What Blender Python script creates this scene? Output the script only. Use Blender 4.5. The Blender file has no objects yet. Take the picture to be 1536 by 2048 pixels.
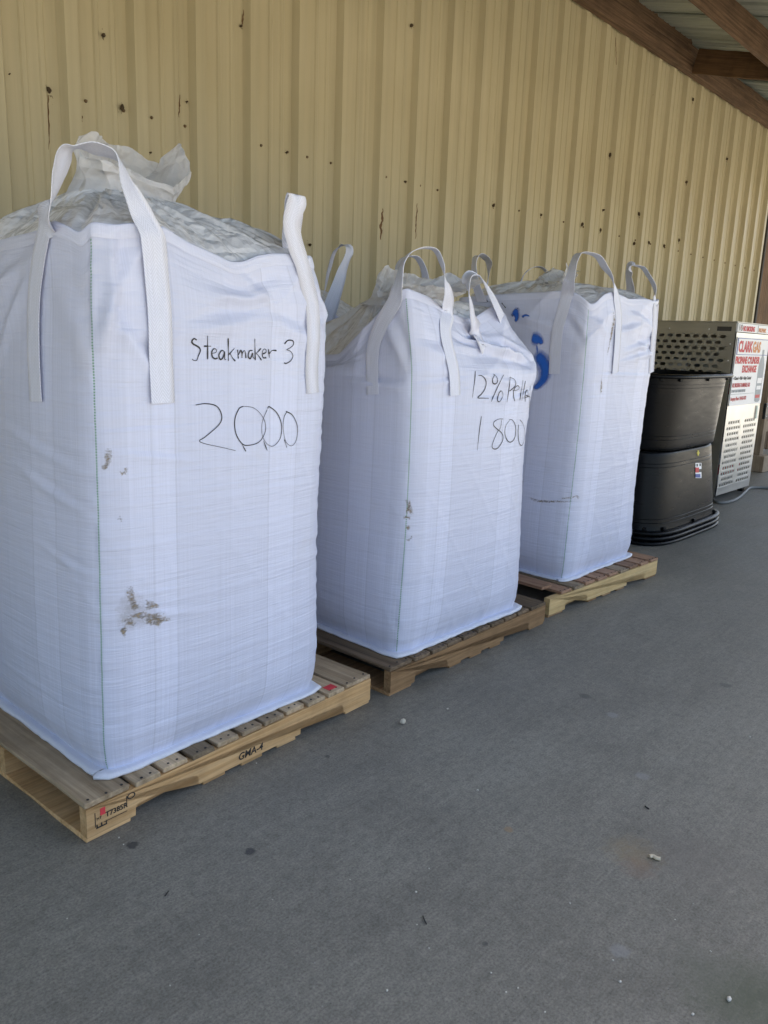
import bpy, bmesh, math, random
import numpy as np
from mathutils import Vector, Matrix
from mathutils.bvhtree import BVHTree

random.seed(7)
RNG = np.random.RandomState(11)
SC = bpy.context.scene
COL = SC.collection

# ------------------------------------------------------------------ camera, sky, sun, exposure
FPX, PITCH, ROLL, YAW, CAMH = 1576.3, 0.2178, -0.0367, 0.8310, 1.4277
PW, PH = 1536.0, 2048.0
def _axes():
    cp, sp = math.cos(PITCH), math.sin(PITCH)
    fwd = np.array([0, cp, -sp]); right = np.array([1., 0, 0]); down = np.cross(fwd, right)
    if down[2] > 0: down = -down
    cr, sr = math.cos(ROLL), math.sin(ROLL)
    M = np.array([cr*right + sr*down, -sr*right + cr*down, fwd])
    c, s = math.cos(YAW), math.sin(YAW)
    return M @ np.array([[c, -s, 0], [s, c, 0], [0, 0, 1]])
AX = _axes()
cam_d = bpy.data.cameras.new('camera'); cam = bpy.data.objects.new('camera', cam_d); COL.objects.link(cam)
cam_d.sensor_fit = 'VERTICAL'; cam_d.sensor_height = 36.0; cam_d.sensor_width = 27.0
cam_d.lens = 36.0 * FPX / PH; cam_d.clip_start = 0.05; cam_d.clip_end = 1000
mw = Matrix.Identity(4)
for i in range(3):
    mw[i][0] = AX[0][i]; mw[i][1] = -AX[1][i]; mw[i][2] = -AX[2][i]
mw[2][3] = CAMH
cam.matrix_world = mw
SC.camera = cam

SUN_EL, SUN_AZ = math.radians(60), math.radians(100)     # sun high to the right, just clear of the roof's front edge
world = bpy.data.worlds.new('World'); SC.world = world; world.use_nodes = True
nt = world.node_tree; nt.nodes.clear()
sky = nt.nodes.new('ShaderNodeTexSky'); sky.sky_type = 'NISHITA'; sky.sun_disc = False
sky.sun_elevation = SUN_EL; sky.sun_rotation = SUN_AZ; sky.air_density = 1.0; sky.dust_density = 2.5; sky.ozone_density = 1.0
bg = nt.nodes.new('ShaderNodeBackground'); bg.inputs['Strength'].default_value = 0.09
wo = nt.nodes.new('ShaderNodeOutputWorld')
nt.links.new(sky.outputs[0], bg.inputs[0]); nt.links.new(bg.outputs[0], wo.inputs[0])
sun_d = bpy.data.lights.new('sun', 'SUN'); sun_d.energy = 5.0; sun_d.angle = math.radians(0.5); sun_d.color = (1, .95, .87)
sun = bpy.data.objects.new('sun', sun_d); COL.objects.link(sun)
sdir = Vector((math.sin(SUN_AZ)*math.cos(SUN_EL), math.cos(SUN_AZ)*math.cos(SUN_EL), math.sin(SUN_EL)))
sun.rotation_euler = sdir.to_track_quat('Z', 'Y').to_euler()
sun.location = (5, 10, 15)
SC.view_settings.view_transform = 'Standard'; SC.view_settings.look = 'None'
SC.view_settings.gamma = 1; SC.view_settings.use_curve_mapping = False
SC.view_settings.exposure = 2.15
SC.render.engine = 'CYCLES'
SC.cycles.max_bounces = 8; SC.cycles.diffuse_bounces = 5; SC.cycles.glossy_bounces = 3
SC.cycles.caustics_reflective = False; SC.cycles.caustics_refractive = False
SC.cycles.use_denoising = True

# surveying: where a sight line of the photograph meets a known plane of the place
def sight(u, v): return AX.T @ np.array([(u - PW/2)/FPX, (v - PH/2)/FPX, 1.0])
C0 = np.array([0, 0, CAMH])
def ony(u, v, y): d = sight(u, v); return C0 + d*(y/d[1])
def onx(u, v, x): d = sight(u, v); return C0 + d*(x/d[0])
def onz(u, v, z=0.0): d = sight(u, v); return C0 + d*((z - CAMH)/d[2])

# ------------------------------------------------------------------ helpers
def tag(o, label=None, cat=None, group=None, kind=None):
    if label: o['label'] = label
    if cat: o['category'] = cat
    if group: o['group'] = group
    if kind: o['kind'] = kind
    return o
def empty(name, loc=(0, 0, 0), rz=0.0, label=None, cat=None, group=None):
    o = bpy.data.objects.new(name, None); COL.objects.link(o)
    o.location = loc; o.rotation_euler = (0, 0, rz); o.empty_display_size = .1
    return tag(o, label, cat, group)
def link(name, me, mat=None, parent=None, loc=None, rot=None):
    o = bpy.data.objects.new(name, me); COL.objects.link(o)
    if mat is not None and not me.materials: me.materials.append(mat)
    if loc is not None: o.location = loc
    if rot is not None: o.rotation_euler = rot
    if parent is not None: o.parent = parent
    return o
def world_child(o, parent):
    """parent o, whose mesh is in world coordinates, under a thing whose base stands elsewhere"""
    o.parent = parent
    o.matrix_parent_inverse = (Matrix.Translation(parent.location) @ Matrix.Rotation(parent.rotation_euler.z, 4, 'Z')).inverted()
    return o
def bm_mesh(bm, name, smooth=False):
    me = bpy.data.meshes.new(name); bm.normal_update(); bm.to_mesh(me); bm.free()
    if smooth:
        me.polygons.foreach_set('use_smooth', [True]*len(me.polygons))
    return me
def bx(bm, c, s, rot=None):
    m = Matrix.Translation(c)
    if rot is not None: m = m @ rot
    m = m @ Matrix.Diagonal((s[0], s[1], s[2], 1))
    return bmesh.ops.create_cube(bm, size=1, matrix=m)['verts']
def box_mesh(name, s, bevel=0.0, c=(0, 0, 0)):
    bm = bmesh.new(); bx(bm, c, s)
    if bevel: bmesh.ops.bevel(bm, geom=bm.edges[:], offset=bevel, segments=1, affect='EDGES')
    return bm_mesh(bm, name)
def grid_mesh(name, P, UV=None, closed_u=False, smooth=True):
    """P: (nv, nu, 3) array of points -> quad mesh; u may close"""
    nv, nu = P.shape[:2]
    me = bpy.data.meshes.new(name)
    me.vertices.add(nv*nu); me.vertices.foreach_set('co', np.ascontiguousarray(P, dtype=np.float32).ravel())
    cu = nu if closed_u else nu-1
    j, i = np.meshgrid(np.arange(nv-1), np.arange(cu), indexing='ij')
    i2 = (i+1) % nu
    F = np.stack([j*nu+i, j*nu+i2, (j+1)*nu+i2, (j+1)*nu+i], -1).reshape(-1, 4)
    n = len(F)
    me.loops.add(n*4); me.loops.foreach_set('vertex_index', F.astype(np.int32).ravel())
    me.polygons.add(n); me.polygons.foreach_set('loop_start', np.arange(n, dtype=np.int32)*4)
    try: me.polygons.foreach_set('loop_total', np.full(n, 4, dtype=np.int32))
    except Exception: pass
    me.polygons.foreach_set('use_smooth', np.full(n, smooth))
    if UV is not None:
        uvl = me.uv_layers.new(name='UVMap')
        U = UV
        if closed_u:
            U = np.concatenate([UV, UV[:, :1] + np.array([[UVPERIOD, 0]])[None]], 1)
        a = U[:-1, :cu]; b = U[:-1, 1:cu+1]; c = U[1:, 1:cu+1]; d = U[1:, :cu]
        uvl.data.foreach_set('uv', np.stack([a, b, c, d], 2).reshape(-1).astype(np.float32))
    me.update(); me.validate()
    return me
UVPERIOD = 4*0.9
def catmull(pts, n, closed=False):
    """n samples along a Catmull-Rom curve through the rows of pts"""
    P = np.asarray(pts, float)
    k = len(P)
    if k == 2: return P[0] + (P[1]-P[0])*np.linspace(0, 1, n)[:, None]
    E = np.vstack([2*P[0]-P[1], P, 2*P[-1]-P[-2]])
    t = np.linspace(0, k-1-1e-9, n); i = t.astype(int); f = (t-i)[:, None]
    p0, p1, p2, p3 = E[i], E[i+1], E[i+2], E[i+3]
    return .5*((2*p1) + (-p0+p2)*f + (2*p0-5*p1+4*p2-p3)*f**2 + (-p0+3*p1-3*p2+p3)*f**3)
def catmull_at(xs, ys, x):
    """smooth-ish interpolation of rows ys at xs (monotone stations), piecewise cubic Hermite"""
    xs = np.asarray(xs, float); ys = np.asarray(ys, float)
    m = np.gradient(ys, xs, axis=0)
    i = np.clip(np.searchsorted(xs, x)-1, 0, len(xs)-2)
    h = (xs[i+1]-xs[i]); t = ((x-xs[i])/h)
    sh = (-1,)+(1,)*(ys.ndim-1)
    t_, h_ = t.reshape(sh), h.reshape(sh)
    return (2*t_**3-3*t_**2+1)*ys[i] + (t_**3-2*t_**2+t_)*h_*m[i] + (-2*t_**3+3*t_**2)*ys[i+1] + (t_**3-t_**2)*h_*m[i+1]
# vectorised lattice noise, about -1..1
_perm = np.random.RandomState(3).rand(4096)*2-1
def _h(ix, iy, iz): return _perm[(ix*73 + iy*1571 + iz*3137 + 17*ix*iy) & 4095]
def vnoise(p):
    p = np.asarray(p, float); i = np.floor(p).astype(np.int64); f = p-i; f = f*f*(3-2*f)
    x, y, z = i[..., 0], i[..., 1], i[..., 2]; fx, fy, fz = f[..., 0], f[..., 1], f[..., 2]
    def L(a, b, t): return a+(b-a)*t
    return L(L(L(_h(x, y, z), _h(x+1, y, z), fx), L(_h(x, y+1, z), _h(x+1, y+1, z), fx), fy),
             L(L(_h(x, y, z+1), _h(x+1, y, z+1), fx), L(_h(x, y+1, z+1), _h(x+1, y+1, z+1), fx), fy), fz)
def n2(u, v, su, sv, seed=0.0): return vnoise(np.stack([u*su+seed*1.7, v*sv+seed*.9, np.full_like(u, seed*3.3+.37)], -1))
def crumple(p, freq, seed, octaves=4):
    """creased, facet-like noise: folded triangle waves along random directions"""
    r = np.random.RandomState(seed); out = 0; a = 1.0
    q = p + .25/freq*np.stack([vnoise(p*freq*.8+9.1), vnoise(p*freq*.8+31.7), vnoise(p*freq*.8+77.3)], -1)
    for o in range(octaves):
        for k in range(2):
            d = r.normal(size=3); d /= np.linalg.norm(d)
            t = (q@d)*freq + r.rand()*9
            out = out + a*(np.abs((t % 1)*2-1)-.5)*(.6+.8*vnoise(p*freq*.7+r.rand(3)*50))
        freq *= 1.75; a *= .55
    return out/2.2
def grid_normals(P, closed_u):
    du = (np.roll(P, -1, 1)-np.roll(P, 1, 1)) if closed_u else np.gradient(P, axis=1)
    dv = np.gradient(P, axis=0)
    n = np.cross(du, dv); n /= np.linalg.norm(n, axis=-1, keepdims=True)+1e-12
    return n

# ------------------------------------------------------------------ materials
class NT:
    def __init__(s, name):
        s.m = bpy.data.materials.new(name); s.m.use_nodes = True; s.t = s.m.node_tree
        s.b = s.t.nodes['Principled BSDF']; s.out = s.t.nodes['Material Output']
    def n(s, typ, **kw):
        o = s.t.nodes.new(typ)
        for k, v in kw.items():
            if k in o.inputs: o.inputs[k].default_value = v
            else: setattr(o, k, v)
        return o
    def l(s, a, b): s.t.links.new(a, b)
    def coord(s, kind='Object'): return s.n('ShaderNodeTexCoord').outputs[kind]
    def mapping(s, src, scale=(1, 1, 1), loc=(0, 0, 0), rot=(0, 0, 0)):
        m = s.n('ShaderNodeMapping'); m.inputs['Scale'].default_value = scale; m.inputs['Location'].default_value = loc
        m.inputs['Rotation'].default_value = rot; s.l(src, m.inputs['Vector']); return m.outputs[0]
    def noise(s, src, scale=5, detail=4, rough=.55, dist=0):
        m = s.n('ShaderNodeTexNoise', Scale=scale, Detail=detail, Roughness=rough, Distortion=dist); s.l(src, m.inputs['Vector']); return m.outputs['Fac']
    def ramp(s, src, stops, interp='LINEAR'):
        r = s.n('ShaderNodeValToRGB'); cr = r.color_ramp; cr.interpolation = interp
        while len(cr.elements) < len(stops): cr.elements.new(.5)
        for e, (p, c) in zip(cr.elements, stops):
            e.position = p; e.color = (c, c, c, 1) if isinstance(c, (int, float)) else (*c, 1)
        s.l(src, r.inputs['Fac']); return r.outputs['Color']
    def mix(s, a, b, fac, blend='MIX'):
        m = s.n('ShaderNodeMix', data_type='RGBA', blend_type=blend)
        for sock, v in ((m.inputs['Factor'], fac), (m.inputs['A'], a), (m.inputs['B'], b)):
            pass
        ins = [i for i in m.inputs if i.enabled]
        fa = m.inputs[0]; A = m.inputs[6]; B = m.inputs[7]
        for sock, v in ((fa, fac), (A, a), (B, b)):
            if isinstance(v, (int, float)): sock.default_value = v if sock is fa else (v, v, v, 1)
            elif isinstance(v, tuple): sock.default_value = (*v, 1)
            else: s.l(v, sock)
        return m.outputs[2]
    def math(s, op, a, b=0.0, c=0.0):
        m = s.n('ShaderNodeMath', operation=op)
        for i, v in enumerate((a, b, c)):
            if isinstance(v, (int, float)): m.inputs[i].default_value = v
            else: s.l(v, m.inputs[i])
        return m.outputs[0]
    def bump(s, h, strength=.3, dist=.01, normal=None):
        b = s.n('ShaderNodeBump', Strength=strength, Distance=dist); s.l(h, b.inputs['Height'])
        if normal is not None: s.l(normal, b.inputs['Normal'])
        return b.outputs[0]
    def set(s, **kw):
        for k, v in kw.items():
            k = k.replace('_', ' ')
            if isinstance(v, (int, float)): s.b.inputs[k].default_value = v
            elif isinstance(v, tuple): s.b.inputs[k].default_value = (*v, 1) if len(v) == 3 else v
            else: s.l(v, s.b.inputs[k])
        return s

def mat_plain(name, col, rough=.6, metal=0.0, var=.12, scale=14, bump=.0, spec=.4):
    t = NT(name); o = t.coord()
    f = t.noise(o, scale, 5)
    c = t.ramp(f, [(.25, tuple(x*(1-var) for x in col)), (.75, tuple(min(1, x*(1+var)) for x in col))])
    t.set(Base_Color=c, Roughness=rough, Metallic=metal, Specular_IOR_Level=spec)
    if bump: t.set(Normal=t.bump(t.noise(o, scale*6, 3), bump, .004))
    return t.m

def mat_concrete():
    t = NT('concrete'); o = t.coord()
    big = t.noise(o, .55, 5, .6, .6); mid = t.noise(o, 5, 5, .65); fine = t.noise(o, 150, 4, .75); brush = t.noise(t.mapping(o, (3, 160, 1), rot=(0, 0, .35)), 1, 3, .6)
    c = t.ramp(big, [(.3, (.19, .176, .143)), (.5, (.226, .211, .172)), (.62, (.246, .232, .19)), (.78, (.275, .26, .214))])
    c = t.mix(c, t.ramp(mid, [(.3, .78), (.5, 1.0), (.72, 1.12)]), .7, 'MULTIPLY')
    c = t.mix(c, t.ramp(t.noise(o, 34, 7, .78, .2), [(.32, .70), (.5, 1.0), (.68, 1.22)]), .8, 'MULTIPLY')
    sw = t.noise(t.mapping(o, (1.1, 9, 1), rot=(0, 0, .5)), 1.3, 5, .6, .8); c = t.mix(c, t.ramp(sw, [(.35, .90), (.6, 1.0), (.75, 1.08)]), .7, 'MULTIPLY')
    c = t.mix(c, t.ramp(fine, [(.28, .40), (.5, 1.0), (.75, 1.55)]), .7, 'MULTIPLY')
    c = t.mix(c, t.ramp(brush, [(.3, .85), (.7, 1.12)]), .6, 'MULTIPLY')
    # dark specks and pale grit
    v = t.n('ShaderNodeTexVoronoi', Scale=24); t.l(o, v.inputs['Vector'])
    c = t.mix((.05, .05, .05), c, t.ramp(v.outputs['Distance'], [(.02, .3), (.06, 1.0)]))
    v2 = t.n('ShaderNodeTexVoronoi', Scale=15); t.l(t.mapping(o, loc=(3.3, 1.7, 0)), v2.inputs['Vector'])
    c = t.mix((.42, .42, .40), c, t.ramp(v2.outputs['Distance'], [(.012, .25), (.03, 1.0)]))
    # large damp patches, rusty spill, green film near the open edge
    def spot(px, rad, col, amt, edge=.5):
        nonlocal c
        p = onz(*px)
        d = t.n('ShaderNodeVectorMath', operation='DISTANCE'); t.l(o, d.inputs[0]); d.inputs[1].default_value = (p[0], p[1], 0)
        dd = t.math('ADD', d.outputs['Value'], t.math('MULTIPLY', t.math('SUBTRACT', t.noise(o, 9/rad*.12+6, 6, .78), .5), rad*(3.0 if rad > .035 else 1.3)))
        f = t.math('MULTIPLY', t.ramp(t.math('DIVIDE', dd, rad*1.3), [(edge*.4, 1.0), (.95, 0.0)] if rad > .035 else [(.45, 1.0), (.7, 0.0)]), amt)
        c = t.mix(c, col, f)
    spot((1268, 1706), .075, (.26, .20, .11), .55)
    spot((1275, 1735), .05, (.24, .15, .10), .4)
    spot((1390, 1720), .16, (.15, .13, .11), .35)
    spot((1018, 1659), .018, (.3, .21, .12), .7)
    spot((1480, 1985), .12, (.12, .125, .085), .55, .1)
    spot((1400, 1940), .10, (.14, .14, .11), .35, .1)
    spot((1545, 2040), .17, (.085, .095, .06), .7, .1)
    for px, r, am in (((265, 1690), .022, .75), ((500, 1703), .02, .75), ((1170, 1392), .03, .45), ((1452, 1371), .03, .4), ((970, 1888), .010, .5), ((655, 1513), .012, .5)):
        spot(px, r, (.035, .036, .038), am)
    for px, r in (((1225, 1430), .03), ((1285, 1552), .03), ((1240, 1902), .03)):
        spot(px, r, (.3, .3, .29), .4)
    h = t.math('ADD', t.math('MULTIPLY', fine, .7), t.math('MULTIPLY', brush, .6))
    t.set(Base_Color=c, Roughness=t.ramp(mid, [(.3, .55), (.7, .78)]), Specular_IOR_Level=.35, Normal=t.bump(h, .35, .004))
    return t.m

def mat_wall():
    t = NT('tan painted steel'); o = t.coord()
    f = t.noise(o, .8, 5, .6); st = t.noise(t.mapping(o, (14, 1, .35)), 1, 5, .65)
    c = t.ramp(f, [(.3, (.445, .385, .232)), (.7, (.505, .445, .285))])
    c = t.mix(c, t.ramp(st, [(.3, .82), (.55, 1.0), (.8, 1.06)]), .7, 'MULTIPLY')
    # grime freckles
    v = t.noise(o, 34, 6, .75); g = t.noise(o, 1.7, 3, .6)
    m = t.math('MULTIPLY', t.ramp(v, [(.66, 0.0), (.74, 1.0)]), t.ramp(g, [(.5, 0.0), (.68, .8)]))
    c = t.mix(c, (.12, .085, .045), m)
    t.set(Base_Color=c, Roughness=t.ramp(f, [(.3, .42), (.7, .55)]), Specular_IOR_Level=.4, Normal=t.bump(t.noise(o, 3, 2), .08, .02))
    return t.m

def mat_wood(name, a, b, axis='x', rough=.75, dark=.35, per_object=True):
    t = NT(name); o = t.coord()
    oi = t.n('ShaderNodeObjectInfo')
    vm = t.n('ShaderNodeVectorMath', operation='ADD'); t.l(o, vm.inputs[0])
    sc = t.n('ShaderNodeVectorMath', operation='SCALE'); sc.inputs[0].default_value = (31, 17, 23); t.l(oi.outputs['Random'], sc.inputs['Scale'])
    t.l(sc.outputs[0], vm.inputs[1]); p = vm.outputs[0]
    s = {'x': (1.2, 26, 26), 'y': (26, 1.2, 26), 'z': (26, 26, 1.2)}[axis]
    g = t.noise(t.mapping(p, tuple(q*(1.0 if q < 2 else 1.9) for q in s)), 1.0, 6, .62, .35); g2 = t.noise(t.mapping(p, tuple(q*3.2 for q in s)), 1.0, 3, .7)
    big = t.noise(p, 4.5, 5, .65)
    c = t.ramp(g, [(.22, tuple(x*.66 for x in a)), (.36, a), (.70, b)])
    c = t.mix(c, t.ramp(g2, [(.3, .72), (.6, 1.06)]), .6, 'MULTIPLY')
    c = t.mix(c, t.ramp(big, [(.32, .62), (.55, 1.0), (.75, 1.1)]), .65, 'MULTIPLY')
    c = t.mix(c, t.ramp(oi.outputs['Random'], [(0, 1-dark), (1, 1.22)]), 1.0, 'MULTIPLY')
    t.set(Base_Color=c, Roughness=rough, Specular_IOR_Level=.25, Normal=t.bump(t.math('ADD', g, t.math('MULTIPLY', g2, .5)), .5, .004))
    return t.m

def mat_fabric(name, base, stripes=True, sheen=.48, trans=0.0, dirt=.25):
    """white woven polypropylene: tight weave, taut horizontal micro-wrinkles, denser vertical strips, green overlock at the four corners"""
    t = NT(name); uv = t.coord('UV')
    sp = t.n('ShaderNodeSeparateXYZ'); t.l(uv, sp.inputs[0]); U, V = sp.outputs[0], sp.outputs[1]
    fr = t.math('FRACT', t.math('DIVIDE', U, .9))
    strip = t.ramp(fr, [(0, .91), (.10, .91), (.104, .97), (.178, .97), (.181, .82), (.186, 1.0), (.262, 1.0), (.265, .80), (.270, .925), (.48, .925), (.483, .88), (.488, .945), (.66, .945), (.663, .80), (.668, 1.0), (.80, 1.0), (.803, .82), (.808, .955), (.905, .955), (.909, .90)], 'LINEAR')
    fine = t.noise(t.mapping(uv, (300, 1.2, 1)), 1, 3, .7)
    horiz = t.noise(t.mapping(uv, (5, 95, 1)), 1, 4, .6, .4)
    horiz2 = t.noise(t.mapping(uv, (2.2, 34, 1)), 1, 4, .6, .6)
    gl = t.math('MULTIPLY', t.ramp(t.math('FRACT', t.math('MULTIPLY', U, 62)), [(.0, .95), (.12, 1.0)]), t.ramp(t.math('FRACT', t.math('MULTIPLY', V, 55)), [(.0, .97), (.12, 1.0)]))
    col = t.mix(base, strip, 1.0 if stripes else 0.0, 'MULTIPLY')
    col = t.mix(col, t.ramp(fine, [(.32, .90), (.66, 1.03)]), .8, 'MULTIPLY')
    col = t.mix(col, gl, .35, 'MULTIPLY')
    sm = t.noise(uv, 2.3, 6, .7); col = t.mix(col, (.55, .5, .42), t.ramp(sm, [(.56, 0.0), (.8, dirt)]))
    if stripes:
        dc = t.math('ABSOLUTE', t.math('SUBTRACT', t.math('FRACT', t.math('ADD', t.math('DIVIDE', U, .9), .5)), .5))
        line = t.math('LESS_THAN', dc, .0030)
        dash = t.math('LESS_THAN', t.math('FRACT', t.math('MULTIPLY', V, 130)), .6)
        col = t.mix(col, (.10, .30, .14), t.math('MULTIPLY', t.math('MULTIPLY', line, dash), .9))
    h = t.math('ADD', t.math('MULTIPLY', horiz, .55), t.math('MULTIPLY', horiz2, .8))
    h = t.math('ADD', h, t.math('MULTIPLY', gl, .25))
    t.set(Base_Color=col, Roughness=sheen, Specular_IOR_Level=.35, Normal=t.bump(h, .62, .007))
    if trans:
        tr = t.n('ShaderNodeBsdfTranslucent'); tr.inputs['Color'].default_value = (*[min(1, x) for x in base], 1)
        mx = t.n('ShaderNodeMixShader'); mx.inputs[0].default_value = trans
        t.l(t.b.outputs[0], mx.inputs[1]); t.l(tr.outputs[0], mx.inputs[2]); t.l(mx.outputs[0], t.out.inputs['Surface'])
    return t.m

def mat_liner(name='thin liner film', trans=.42):
    t = NT(name); o = t.coord()
    f = t.noise(o, 16, 5, .6, .5); big = t.noise(o, 4, 4)
    wv = t.n('ShaderNodeVectorMath', operation='ADD'); t.l(o, wv.inputs[0])
    wn = t.n('ShaderNodeTexNoise', Scale=7.0, Detail=3.0); t.l(o, wn.inputs['Vector'])
    ws = t.n('ShaderNodeVectorMath', operation='SCALE'); ws.inputs['Scale'].default_value = .16; t.l(wn.outputs['Color'], ws.inputs[0]); t.l(ws.outputs[0], wv.inputs[1])
    vo = t.n('ShaderNodeTexVoronoi', feature='DISTANCE_TO_EDGE', Scale=13.0); t.l(wv.outputs[0], vo.inputs['Vector'])
    vo2 = t.n('ShaderNodeTexVoronoi', feature='F1', Scale=22.0); t.l(wv.outputs[0], vo2.inputs['Vector'])
    f = t.math('ADD', t.math('MULTIPLY', f, .5), t.math('ADD', t.math('MULTIPLY', t.math('MINIMUM', vo.outputs['Distance'], .25), 1.6), t.math('MULTIPLY', vo2.outputs['Distance'], .5)))
    c = t.ramp(big, [(.3, (.78, .78, .79)), (.7, (.88, .88, .88))])
    c = t.mix(c, t.ramp(big, [(.3, .95), (.7, 1.03)]), .8, 'MULTIPLY')
    t.set(Base_Color=c, Roughness=.27, Specular_IOR_Level=.6, Normal=t.bump(f, .75, .014))
    tr = t.n('ShaderNodeBsdfTranslucent'); tr.inputs['Color'].default_value = (.80, .80, .82, 1)
    mx = t.n('ShaderNodeMixShader'); mx.inputs[0].default_value = trans
    t.l(t.b.outputs[0], mx.inputs[1]); t.l(tr.outputs[0], mx.inputs[2]); t.l(mx.outputs[0], t.out.inputs['Surface'])
    return t.m

def mat_webbing():
    t = NT('herringbone webbing'); uv = t.coord('UV')
    sp = t.n('ShaderNodeSeparateXYZ'); t.l(uv, sp.inputs[0]); U, V = sp.outputs[0], sp.outputs[1]
    z = t.math('ABSOLUTE', t.math('SUBTRACT', t.math('FRACT', t.math('MULTIPLY', U, 2.0)), .5))     # two chevrons across
    d = t.math('FRACT', t.math('ADD', t.math('MULTIPLY', z, 5.0), t.math('MULTIPLY', V, 95)))
    hb = t.ramp(d, [(0, .55), (.25, .95), (.6, 1.0), (1.0, .6)])
    f = t.noise(uv, 12, 5, .6)
    c = t.mix((.77, .79, .89), t.ramp(hb, [(.5, .82), (1, 1.0)]), .9, 'MULTIPLY')
    c = t.mix(c, t.ramp(f, [(.35, .92), (.65, 1.03)]), .8, 'MULTIPLY')
    t.set(Base_Color=c, Roughness=.6, Specular_IOR_Level=.3, Normal=t.bump(hb, .5, .0025))
    return t.m

def mat_spray(col):
    t = NT('blue spray paint'); uv = t.coord('UV'); o = t.coord()
    sp = t.n('ShaderNodeSeparateXYZ'); t.l(uv, sp.inputs[0])
    e = t.math('ABSOLUTE', t.math('SUBTRACT', sp.outputs[0], .5))
    e = t.math('ADD', e, t.math('MULTIPLY', t.math('SUBTRACT', t.noise(o, 60, 4, .7), .5), .14))
    e2 = t.math('ABSOLUTE', t.math('SUBTRACT', sp.outputs[1], .5))
    a = t.math('MULTIPLY', t.ramp(e, [(.10, 1.0), (.46, 0.0)]), t.ramp(e2, [(.36, 1.0), (.5, 0.0)]))
    t.set(Base_Color=col, Roughness=.55)
    tr = t.n('ShaderNodeBsdfTransparent'); mx = t.n('ShaderNodeMixShader')
    t.l(a, mx.inputs[0]); t.l(tr.outputs[0], mx.inputs[1]); t.l(t.b.outputs[0], mx.inputs[2]); t.l(mx.outputs[0], t.out.inputs['Surface'])
    return t.m

def mat_mud(name='dried mud smear', amt=.7, lo=.36):
    t = NT(name); o = t.coord()
    n = t.noise(o, 130, 4, .7); n_ = t.noise(t.mapping(o, (1, 1, 3)), 45, 4, .7)
    sp = t.n('ShaderNodeSeparateXYZ'); t.l(t.coord('UV'), sp.inputs[0])
    e = t.math('MAXIMUM', t.math('ABSOLUTE', t.math('SUBTRACT', sp.outputs[0], .5)), t.math('ABSOLUTE', t.math('SUBTRACT', sp.outputs[1], .5)))
    nn = t.math('SUBTRACT', t.math('MULTIPLY', t.math('ADD', n, n_), .5), t.math('MULTIPLY', t.math('POWER', t.math('MULTIPLY', e, 2.0), 2.5), .22))
    a = t.ramp(nn, [(lo, 0.0), (lo+.2, amt)])
    t.set(Base_Color=t.ramp(n_, [(.3, (.20, .15, .09)), (.7, (.38, .31, .21))]), Roughness=.9)
    tr = t.n('ShaderNodeBsdfTransparent'); mx = t.n('ShaderNodeMixShader')
    t.l(a, mx.inputs[0]); t.l(tr.outputs[0], mx.inputs[1]); t.l(t.b.outputs[0], mx.inputs[2]); t.l(mx.outputs[0], t.out.inputs['Surface'])
    return t.m

def mat_steel(name, col, rough, aniso=(1, 1, 40)):
    t = NT(name); o = t.coord()
    f = t.noise(t.mapping(o, aniso), 3, 5, .6); big = t.noise(o, 2.2, 4)
    c = t.ramp(big, [(.3, tuple(x*.82 for x in col)), (.7, col)])
    t.set(Base_Color=c, Metallic=.85, Roughness=t.ramp(f, [(.3, rough*.75), (.7, rough*1.2)]), Normal=t.bump(f, .06, .004))
    return t.m

def mat_roof():
    t = NT('bare roof sheet'); o = t.coord()
    f = t.noise(t.mapping(o, (5, .6, 1)), 1.5, 5, .6)
    t.set(Base_Color=t.ramp(f, [(.3, (.27, .30, .26)), (.7, (.42, .45, .40))]), Metallic=.25, Roughness=.5)
    return t.m

def mat_plastic():
    t = NT('black polyethylene'); o = t.coord()
    f = t.noise(t.mapping(o, (1, 1, 5)), 5, 6, .65); g = t.noise(o, 2.4, 5, .6)
    c = t.ramp(f, [(.3, (.004, .0045, .005)), (.62, (.006, .0065, .0075)), (.8, (.015, .015, .0145))])
    c = t.mix(c, (.035, .033, .03), t.ramp(g, [(.55, 0.0), (.8, .4)]))
    t.set(Base_Color=c, Roughness=t.ramp(f, [(.3, .24), (.7, .42)]), Specular_IOR_Level=.14, Normal=t.bump(f, .08, .01))
    return t.m

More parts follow.
